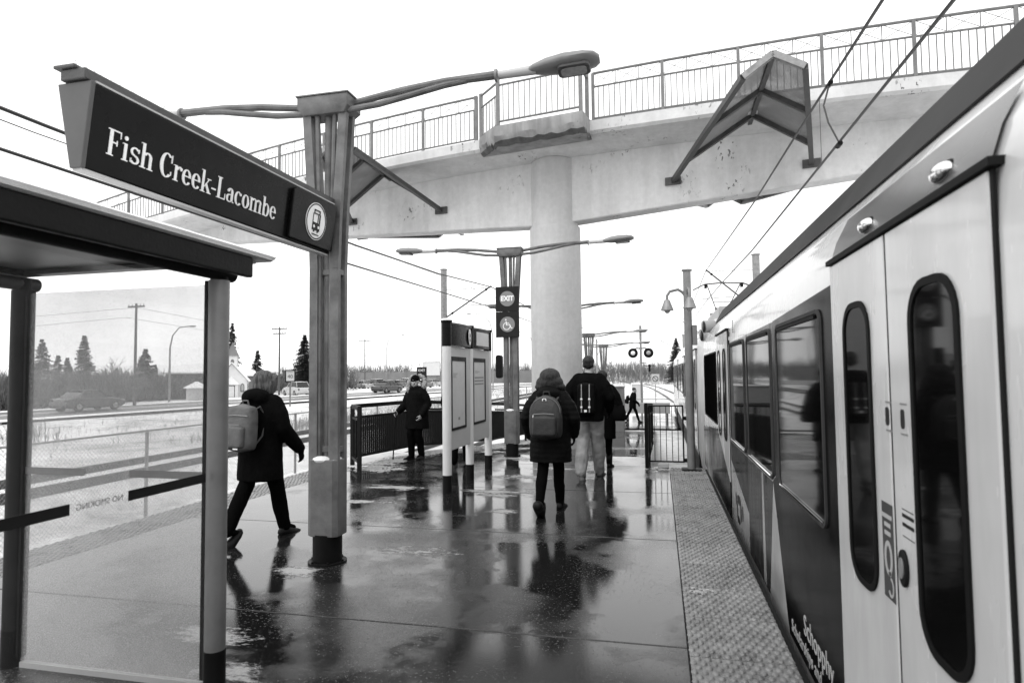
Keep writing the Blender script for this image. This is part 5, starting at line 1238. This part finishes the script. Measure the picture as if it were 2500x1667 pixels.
# ============================================================ BACKGROUND
def spruce(label, x, y, h, w, seed, thin=1.0):
    t = thing('spruce_tree', label, 'tree', (x, y, gz(x, y)), group='spruces beyond the tracks'); rr = random.Random(seed)
    z0 = gz(x, y)
    build(MB().tube([(x, y, z0-.1), (x, y, z0+h*.97)], [h*.022, h*.004], 6), 'trunk', 'bark', t)
    mb = MB(); nl = int(h*11)
    for i in range(nl):
        f = (i+rr.random())/nl; z = z0+h*(.06+.93*f); R = w*.5*((1-f)**.85)*rr.uniform(.72, 1.15)*(1 if f < .9 else .8)+.05
        for b_ in range(int(3.6*thin)+1):
            a = rr.random()*2*pi; r = R*rr.uniform(.55, 1.1); dr = -.30*r+.1*r*rr.random(); d = V((cos(a), sin(a), 0)); s = V((-sin(a), cos(a), 0))
            p0 = V((x, y, z)); n = max(3, int(r*4.5))
            for q in range(n):
                u = (q+.6)/n; c = p0+d*r*u+V((0, 0, dr*u**1.4+.12*r*max(0, u-.75)))
                ww = (.16+.22*(1-u))*min(1, r+.25); L = .30+.12*r
                for e in (-1, 1):
                    tip = c+d*L*.55+s*e*ww+V((0, 0, -rr.uniform(.03, .16))); mb.add([c, c+d*.14+V((0, 0, .03)), tip], [(0, 1, 2)])
                    tip2 = c+d*L*.2+s*e*ww*.55+V((0, 0, -rr.uniform(.1, .25))); mb.add([c-d*.05, c+d*.1, tip2], [(0, 1, 2)])
    me = mb.mesh('crown', V(t.location)); put('crown', me, 'spruce', t); return t
def bare_tree(label, x, y, h, seed, spread=.5, group='bare trees in the background'):
    t = thing('bare_tree', label, 'tree', (x, y, gz(x, y)), group=group); rr = random.Random(seed); z0 = gz(x, y)
    tk = MB(); cr = MB()
    def grow(p, d, L, r, lv):
        q = p+d*L; (tk if lv == 0 else cr).tube([p, p.lerp(q, .5)+V((rr.uniform(-1, 1), rr.uniform(-1, 1), 0))*L*.04, q], [r, r*.85, r*.68], 4 if lv < 2 else 3, cap=False)
        if lv >= 5: return
        for i in range(rr.choice((2, 3, 3)) if lv < 4 else 2):
            dd = (d+V((rr.uniform(-1, 1), rr.uniform(-1, 1), rr.uniform(-.25, .6)))*spread*(.8+.15*lv)).normalized(); grow(p.lerp(q, rr.uniform(.6, 1.)), dd, L*rr.uniform(.6, .85), r*.6, lv+1)
    grow(V((x, y, z0-.1)), V((rr.uniform(-.05, .05), 0, 1)).normalized(), h*.26, h*.021, 0)
    build(tk, 'trunk', 'bark', t, smooth=False); build(cr, 'crown', 'twig', t, smooth=False); return t
def upole(label, x, y, h, arms=((.97, 2.2), (.90, 1.8)), r=.13):
    z0 = gz(x, y); t = thing('utility_pole', label, 'pole', (x, y, z0), group='wooden utility poles')
    build(MB().tube([(x, y, z0-.1), (x, y, z0+h)], [r, r*.7], 8), 'shaft', 'bark', t)
    for f, w in arms:
        build(MB().box(x-w/2, x+w/2, y-.06, y+.06, z0+h*f-.06, z0+h*f+.06), 'crossarm', 'bark', t)
        mb = MB()
        for s in (-.46, -.25, .25, .46): mb.cyl((x+w*s, y, z0+h*f+.05), (x+w*s, y, z0+h*f+.22), .04, n=6)
        build(mb, 'insulators', 'off_white', t)
    return t
def slamp(label, x, y, h, reach=3.0, s=1):
    z0 = gz(x, y); t = thing('street_lamp', label, 'street lamp', (x, y, z0), group='street lamps along the road')
    build(MB().tube([(x, y, z0), (x, y, z0+h*.72), (x+s*reach*.12, y, z0+h*.88), (x+s*reach*.45, y, z0+h*.985), (x+s*reach, y, z0+h)], [.11, .075, .06, .05, .045], 8), 'mast', 'steel_pale', t)
    build(MB().sphere((x+s*(reach+.25), y, z0+h-.03), (.38, .16, .09), 12, 6), 'lamp_head', 'grey', t); return t
upole('tall utility pole with two crossarms between the spruces', -47.2, 71.3, 8.7); upole('distant utility pole with a single crossarm beside the parking lot', -56, 113, 9.4, ((.97, 2.6),))
upole('utility pole seen through the shelter glass', -42.3, 43.6, 8.6, ((.97, 1.6),)); upole('faint utility pole far behind the fur hood', -50, 150, 12, ((.97, 2.6),)); upole('utility pole standing left behind the shelter', -62, 38, 8.5)
slamp('curved street lamp over the parking lot', -48, 105.3, 9.6); slamp('curved street lamp seen through the shelter glass', -45, 50.4, 7.2, 2.2); slamp('curved street lamp left of the column', -24, 90, 11.5, 3.4, -1); slamp('thin street lamp right behind the column edge', -19.5, 98, 9, 2.5, -1)
slamp('street lamp hidden partly by the station name post', -37, 66, 11, 2.0, -1)
def pw(label, pts): wire('power_line', label, pts, .014, 'power lines')
pw('upper power line crossing behind the shelter', [(-64, 38, 6.9), (-52, 40, 6.4), (-42.3, 43.6, 7.4), (-44, 57, 7.0), (-47.2, 71.3, 7.5), (-51, 92, 7.1), (-56, 113, 8.2), (-52, 131, 8.2), (-50, 150, 10.7)])
pw('lower power line crossing behind the shelter', [(-63, 38, 6.2), (-52, 40, 5.6), (-43.3, 43.6, 6.6), (-45, 57, 6.2), (-48.2, 71.3, 6.8), (-52, 92, 6.4), (-57, 113, 8.2)])
spruce('tall thin spruce behind the white chapel', -60, 79, 10.3, 3.8, 1, .7); spruce('short spruce between the thin one and the utility pole', -55.8, 79, 6.2, 3.3, 2); spruce('dense dark spruce touching the station name post', -46.3, 75.7, 8.0, 5.2, 3, 1.7)
spruce('left spruce of the close pair seen through the shelter glass', -62, 52, 6.6, 3.6, 4); spruce('right spruce of the close pair seen through the shelter glass', -61, 56, 7.2, 3.6, 5); spruce('broad spruce in the middle of the shelter glass', -54, 57, 5.6, 4.0, 6, 1.2)
spruce('spruce cut by the dark shelter post', -60, 44, 6.4, 4.2, 7, 1.2); spruce('large spruce beyond the second train', 3.4, 132, 9.5, 5.5, 8, 1.4); spruce('small spruce left of the exit sign post', -33, 105, 5.2, 3.0, 9); spruce('spruce at the parking lot by the name post', -55, 101, 5.6, 4.5, 10, 1.3)
for i, (x, y, h) in enumerate(((-64, 62, 5.0), (-60, 70, 4.6), (-66, 75, 5.0), (-70, 66, 5.5), (-57, 68, 4.2), (-66, 90, 6))): spruce(('low', 'squat', 'distant', 'plump', 'little', 'faint')[i]+' spruce in the row above the snowy roofs, seen through the glass', x-6, y, h, h*.62, 20+i)
for i, (x, y, h, lab) in enumerate(((-52, 85, 6.5, 'bare tree right of the utility pole'), (-49, 83, 5.8, 'bare tree beside the dense spruce'), (-55, 86, 6.0, 'bare tree left of the utility pole'), (-51, 90, 6.4, 'bare tree behind the speed sign'), (-60, 60, 6.6, 'bare tree in the middle of the shelter glass'), (-64, 55, 6.5, 'bare tree left in the shelter glass'), (-40, 140, 8, 'bare tree behind the parking lot'), (-20, 150, 7, 'bare tree on the horizon left of the column'), (-6, 170, 8, 'bare tree on the horizon by the crossing lights'), (-12, 165, 7.5, 'bare tree on the horizon right of the column'), (0, 175, 8, 'bare tree on the horizon behind the prohibition sign'))): bare_tree(lab, x, y, h, 40+i)
for i, (x, y, h, w) in enumerate(((-57, 47, 5.2, 'first'), (-60, 50, 5.8, 'second'), (-55, 53, 5.0, 'third'), (-58, 57, 6.0, 'fourth'), (-53, 59, 4.8, 'fifth'), (-63, 47, 6.2, 'sixth'))): bare_tree('bare tree in the dark belt behind the shelter glass, '+w+' from the left', x, y, h, 70+i, .62)
# thickets and dry weeds: uncountable twigs
def thicket(name, label, boxes, seed, m='twig', hh=(1., 3.), ww=.012):
    rr = random.Random(seed); mb = MB()
    for (x0, x1, y0, y1, n, sc) in boxes:
        for i in range(n):
            x = rr.uniform(x0, x1); y = rr.uniform(y0, y1); z = gz(x, y); h = rr.uniform(*hh)*sc
            for j in range(5):
                a = rr.random()*6.28; l = rr.uniform(.08, .45)*h; b_ = V((x, y, z+h*rr.uniform(0, .45))); tp = b_+V((cos(a)*l, sin(a)*l, h*rr.uniform(.3, .6))); w = V((-sin(a), cos(a), 0))*ww*h
                mb.add([b_-w, b_+w, tp], [(0, 1, 2)])
                c = b_.lerp(tp, .5); tp2 = c+V((rr.uniform(-.3, .3), rr.uniform(-.3, .3), .35))*h*.5; mb.add([c-w*.6, c+w*.6, tp2], [(0, 1, 2)])
    o = put(name, mb.mesh(name), m); tag(o, label, None, None, 'stuff')
thicket('hedge', 'dense leafless hedge across the road behind the shelter', [(-62, -48.5, 34, 50, 3400, 1.0), (-64, -51, 50, 61, 2200, 1.0), (-75, -60, 30, 46, 1500, 1.1), (-62, -48, 82, 95, 700, 1.1)], 1, 'twig', (1.4, 3.9), .016)
thicket('dry_weeds', 'dry weeds poking through the snow beside the freight track', [(-30, -17, 10, 40, 700, .5), (-25, -22, 17, 20, 120, 1.2), (-23, -21, 15, 16.5, 60, 1.0), (-17, -14.5, 19, 30, 500, .8), (-16.5, -14.3, 26, 44, 500, .8), (-11.3, -9.7, 24, 44, 240, .6), (-20, -14.5, 45, 80, 500, .8)], 2, 'weed', (.3, 1.1))
thicket('horizon_wood', 'leafless wood along the horizon', [(-120, -60, 170, 200, 900, 2.0), (-60, -10, 190, 220, 900, 1.9), (-10, 40, 185, 220, 900, 2.0), (-12, 6, 135, 150, 300, .7)], 3, 'twig', (2., 4.))
thicket('far_scrub', 'low scrub beyond the rail curve', [(-14, 4, 118, 128, 300, .6), (-9, 3, 150, 160, 300, .8)], 4, 'weed', (.8, 2.))
# buildings
def house(label, x, y, L, D, h, rz, roof=1.6, m='wall_far', wins=4, cat='house', group=None):
    z0 = gz(x, y); t = thing('house', label, cat, (x, y, z0), rz, group)
    def B(mb, n, mm, par=t): me = mb.mesh(n); return put(n, me, mm, par)
    B(MB().box(-L/2, L/2, -D/2, D/2, 0, h), 'wall', m)
    o = .45; B(MB().prism([(-D/2-o, h-.05), (D/2+o, h-.05), (D/2+o, h+.12), (0, h+roof+.15), (-D/2-o, h+.12)], (-L/2-o, 0, 0), (0, 1, 0), (0, 0, 1), (L+2*o, 0, 0)), 'roof', 'snow')
    for i in range(wins):
        cx = -L/2+L*(i+.5)/wins; w = B(MB().ringsolid([(cx-.75, h*.38), (cx+.75, h*.38), (cx+.75, h*.80), (cx-.75, h*.80)], [(cx-.66, h*.38+.09), (cx+.66, h*.38+.09), (cx+.66, h*.8-.09), (cx-.66, h*.8-.09)], (0, -D/2, 0), (1, 0, 0), (0, 0, 1), (0, -.05, 0)), 'window_frame', 'off_white')
        B(MB().box(cx-.66, cx+.66, -D/2-.02, -D/2+.01, h*.38+.09, h*.8-.09), 'pane', 'glass_dark', w)
    return t
house('long house with a snowy roof left in the shelter glass', -69, 70, 13, 7, 2.6, .75, 1.3); house('long house with a snowy roof in the middle of the shelter glass', -61.5, 76, 11, 7, 2.5, .7, 1.2); house('house with a snowy roof right in the shelter glass', -70, 92, 14, 7, 3.0, .6, 1.4)
house('dark garage with snowy lid in the shelter glass', -53.5, 62.5, 4.2, 4, 2.9, .75, .25, 'bark', 0); house('small shed with a snowy roof by the shelter post', -56, 45.5, 3, 3, 1.5, .8, .9, 'bark', 0)
house('distant house behind the noise wall', -66, 175, 9, 7, 2.6, .8, 2.2, 'wall_white', 3); house('distant pale house roof above the noise wall', -55, 182, 8, 7, 2.8, 1.2, 2.2, 'wall_white', 3)
hs = thing('kiosk', 'small open kiosk with a snowy roof near the chapel', 'kiosk', (-47.5, 57.0, gz(-47.5, 57)), .7)
for x in (-.9, .9):
    for y in (-.7, .7): put('post', MB().box(x-.06, x+.06, y-.06, y+.06, 0, 1.3).mesh('post'), 'wall_white', hs)
put('back_wall', MB().box(-.95, .95, .6, .66, 0, 1.3).mesh('back_wall'), 'wall_white', hs); put('roof', MB().loft([[(-1.3, -1.1, 1.3), (1.3, -1.1, 1.3), (1.3, 1.1, 1.3), (-1.3, 1.1, 1.3)], [(-.15, -.15, 1.95), (.15, -.15, 1.95), (.15, .15, 1.95), (-.15, .15, 1.95)]]).mesh('roof'), 'snow', hs)
# little white chapel
ch = thing('chapel', 'little white clapboard chapel with a pointed steeple beside the shelter post', 'chapel', (-50.2, 66.1, gz(-50, 66.1)), .60)
def CB(mb, n, mm, par=None): me = mb.mesh(n); return put(n, me, mm, par or ch)
CB(MB().box(-1.7, 1.7, 0, 7.5, 0, 2.0), 'wall', 'wall_white'); CB(MB().prism([(-1.7, 2.0), (1.7, 2.0), (0, 4.0)], (0, .0, 0), (1, 0, 0), (0, 0, 1), (0, 7.5, 0)), 'gable', 'wall_white')
for s in (-1, 1): CB(MB().add([(s*1.95, -.25, 1.78), (s*1.95, 7.75, 1.78), (0, 7.75, 4.08), (0, -.25, 4.08), (s*1.95, -.25, 1.9), (s*1.95, 7.75, 1.9), (0, 7.75, 4.2), (0, -.25, 4.2)], [(0, 1, 2, 3), (4, 7, 6, 5), (0, 4, 5, 1), (1, 5, 6, 2), (2, 6, 7, 3), (3, 7, 4, 0)]), 'roof', 'snow')
CB(MB().box(-.75, .75, -1.3, -.003, 0, 1.55), 'vestibule', 'wall_white'); CB(MB().prism([(-.9, 1.5), (.9, 1.5), (0, 2.45)], (0, -1.45, 0), (1, 0, 0), (0, 0, 1), (0, 1.44, 0)), 'vestibule_roof', 'snow')
dr = CB(MB().ringsolid([(-.42, .02), (.42, .02), (.42, 1.4), (-.42, 1.4)], [(-.36, .02), (.36, .02), (.36, 1.33), (-.36, 1.33)], (0, -1.3, 0), (1, 0, 0), (0, 0, 1), (0, -.03, 0)), 'door_frame', 'black'); CB(MB().box(-.36, .36, -1.31, -1.29, .03, 1.33), 'door', 'wall_white')
for x in (-1.2, 1.2):
    a = [(x-.2, .6), (x+.2, .6), (x+.2, 1.35), (x+.14, 1.52), (x, 1.6), (x-.14, 1.52), (x-.2, 1.35)]; CB(MB().ringsolid(a, [(x+(p-x)*.75, 1.1+(q-1.1)*.85) for p, q in a], (0, -.001, 0), (1, 0, 0), (0, 0, 1), (0, -.04, 0)), 'window_frame', 'black'); CB(MB().prism([(x+(p-x)*.75, 1.1+(q-1.1)*.85) for p, q in a], (0, .0, 0), (1, 0, 0), (0, 0, 1), (0, -.015, 0)), 'pane', 'off_white')
CB(MB().box(-.55, .55, 1.2, 2.3, 3.3, 5.0), 'tower', 'wall_white'); CB(MB().loft([[(-.72, 1.03, 5.0), (.72, 1.03, 5.0), (.72, 2.47, 5.0), (-.72, 2.47, 5.0)], [(-.03, 1.72, 6.6), (.03, 1.72, 6.6), (.03, 1.78, 6.6), (-.03, 1.78, 6.6)]]), 'spire', 'wall_far')
CB(MB().box(-.02, .02, 1.73, 1.77, 6.6, 7.1).box(-.13, .13, 1.735, 1.765, 6.86, 6.9), 'cross', 'black'); CB(MB().prism(ell(.2, .28, 16, 0, 4.3), (0, 1.2, 0), (1, 0, 0), (0, 0, 1), (0, -.02, 0)), 'louvre', 'wall_far')
for y in (2, 3.8, 5.6): CB(MB().box(1.7, 1.72, y-.25, y+.25, .7, 1.5), 'side_window', 'glass_dark')
# noise wall, billboards, signs
nw = thing('noise_wall', 'long grey noise wall beyond the parking lot', 'wall', (-50, 150, -1), .33)
for i in range(12): put('panel', MB().box(-24+4*i+.03, -20+4*i-.03, -.12, .12, 0, 3.2+(.15 if i % 2 else 0)).mesh('panel'), 'wall_far', nw); put('post', MB().box(-24+4*i-.14, -24+4*i+.14, -.2, .2, 0, 3.5).mesh('post'), 'wall_far', nw)
def board(name, label, x, y, w, h, zb, rz, m, legs=2):
    t = thing(name, label, 'sign', (x, y, gz(x, y)), rz, 'roadside signs'); put('face', MB().box(-w/2, w/2, -.05, .05, zb, zb+h).mesh('face'), m, t)
    put('back_frame', MB().ringsolid([(-w/2-.08, zb-.08), (w/2+.08, zb-.08), (w/2+.08, zb+h+.08), (-w/2-.08, zb+h+.08)], [(-w/2, zb), (w/2, zb), (w/2, zb+h), (-w/2, zb+h)], (0, .06, 0), (1, 0, 0), (0, 0, 1), (0, -.13, 0)).mesh('back_frame'), 'black', t)
    for i in range(legs): xx = 0 if legs == 1 else (-w*.3, w*.3)[i]; put('leg', MB().box(xx-.06, xx+.06, .06, .14, 0, zb).mesh('leg'), 'steel', t)
    return t
board('billboard', 'white sign board edging out from behind the name post', -56.5, 104, 2.6, 2.3, 2.0, .45, 'white'); board('billboard', 'white sign board left of the information board', -44, 118, 3.2, 2.6, 2.2, .35, 'white')
b40 = board('speed_sign', 'speed limit sign reading 40 beside the dense spruce', -28.8, 45, .62, .80, 2.05, .55, 'off_white', 1)
tx = text('40', .42, (0, -.052, 2.40), (1, 0, 0), (0, 0, 1), .004); put('numerals', tx.mesh('numerals'), 'black', b40); tx = text('MAXIMUM', .10, (0, -.052, 2.74), (1, 0, 0), (0, 0, 1), .004); put('lettering', tx.mesh('lettering'), 'black', b40)
eb = board('exit_road_sign', 'dark road exit sign behind the fur hood', -39.5, 101, 1.5, 2.4, 1.2, .35, 'panel_dark', 1); tx = text('EXIT', .55, (0, -.055, 3.1), (1, 0, 0), (0, 0, 1), .006); put('lettering', tx.mesh('lettering'), 'sign_white', eb)
put('arrow', MB().prism([(-.3, 1.5), (.1, 1.9), (-.05, 2.05), (.45, 2.15), (.4, 1.65), (.25, 1.78), (-.15, 1.4)], (0, -.055, 0), (1, 0, 0), (0, 0, 1), (0, -.004, 0)).mesh('arrow'), 'sign_white', eb)
# cars
def car(label, x, y, rz, m, group, suv=False, snow=False, z=None):
    t = thing('parked_car' if snow else 'car', label, 'car', (x, y, gz(x, y) if z is None else z), rz, group)
    h = .22 if suv else 0
    def P(mb, n, mm, par=t, sm=True, bev=0):
        me = mb.mesh(n)
        if sm: me.shade_smooth(); me.set_sharp_from_angle(angle=radians(40))
        o = put(n, me, mm, par)
        if bev: b = o.modifiers.new('bevel', 'BEVEL'); b.width = bev; b.segments = 3; b.limit_method = 'ANGLE'; b.angle_limit = radians(30)
        return o
    low = [(-2.2, .30), (-2.22, .62), (-2.1, .88+h*.5), (-1.2, .95+h*.6), (1.0, .92+h*.6), (1.75, .82+h*.6), (2.18, .66+h*.3), (2.22, .35), (1.9, .22), (-1.95, .22)]
    b = P(MB().prism(low, (-.87, 0, 0), (0, 1, 0), (0, 0, 1), (1.74, 0, 0)), 'body', m, bev=.09)
    gl = [(-1.95 if suv else -1.55, .93+h*.6), (-1.6 if suv else -.95, 1.40+h*1.2), (.25, 1.42+h*1.2), (1.0, .92+h*.6)]
    g = P(MB().loft([[(s*.80, y_, z_) if z_ < 1.2 else (s*.64, y_, z_) for s in (-1, 1) for y_, z_ in (gl if s < 0 else gl[::-1])][:8]]) if False else MB().loft([[(-.81, gl[0][0], gl[0][1]), (-.81, gl[3][0], gl[3][1]), (.81, gl[3][0], gl[3][1]), (.81, gl[0][0], gl[0][1])], [(-.66, gl[1][0], gl[1][1]), (-.66, gl[2][0], gl[2][1]), (.66, gl[2][0], gl[2][1]), (.66, gl[1][0], gl[1][1])]]), 'window_glass', 'glass_dark')
    P(MB().box(-.68, .68, gl[1][0]-.03, gl[2][0]+.03, gl[1][1], gl[1][1]+.05), 'roof', 'snow' if snow else m, bev=.02)
    for yy in (gl[1][0]+.02, -.35, gl[2][0]-.02):
        for s in (-1, 1): P(MB().bar((s*.812, yy+(0 if yy < .1 and yy > -.5 else (.55 if yy > 0 else -.4)), gl[0][1]), (s*.675, yy, gl[1][1]), .05, .07), 'pillar', m)
    for s in (-1, 1):
        for yy in (-1.38, 1.38):
            w = P(MB().cyl((s*.70, yy, .33), (s*.89, yy, .33), .33, n=16), 'wheel', 'tyre'); P(MB().cyl((s*.885, yy, .33), (s*.9, yy, .33), .20, n=12), 'rim', 'steel_pale', w)
        P(MB().box(s*.62-.15, s*.62+.15, 2.14, 2.225, .60, .74), 'headlight', 'lens'); P(MB().box(s*.68-.1, s*.68+.1, -2.225, -2.15, .68, .86), 'tail_light', 'steel_dark')
    if snow: P(MB().sphere((0, 1.45, .86+h*.6), (.7, .55, .10), 14, 6), 'bonnet_snow', 'snow')
    return t
M['car_dark'] = mat('dark_car_paint', .03, .25, 0, .1, 3, coat=.5); M['car_pale'] = mat('pale_car_paint', .45, .3, 0, .1, 3, coat=.5); M['car_mid'] = mat('grey_car_paint', .14, .3, 0, .1, 3, coat=.5)
car('dark car driving on the road behind the shelter glass', -39.3, 36.5, -.06, 'car_dark', 'cars on the road', z=ROADZ+.01)
car('dark car driving on the road left of the fur hood', -33.6, 74, -.2, 'car_dark', 'cars on the road', z=ROADZ+.01)
car('white van-like car parked behind the streaked hair', -44.3, 70.5, 1.0, 'car_pale', 'parked cars', True, True)
names = ['closest to the name post', 'second from the name post', 'third from the name post', 'fourth from the name post', 'fifth from the name post', 'left of the exit road sign', 'right of the exit road sign', 'closest to the information board']
for i, nm in enumerate(names):
    f = i/7; car('snow-covered car in the parking lot, '+nm, -56+13.5*f, 103+6*f, .9+.1*(i % 3), ('car_dark', 'car_mid', 'car_pale', 'car_mid')[i % 4], 'parked cars', i % 3 == 0, True)
for i, nm in enumerate(['left', 'middle', 'right']): car('far snow-covered car in the second parking row, '+nm, -55+5*i, 117+2*i, .9, ('car_mid', 'car_dark', 'car_pale')[i], 'parked cars', i == 1, True)
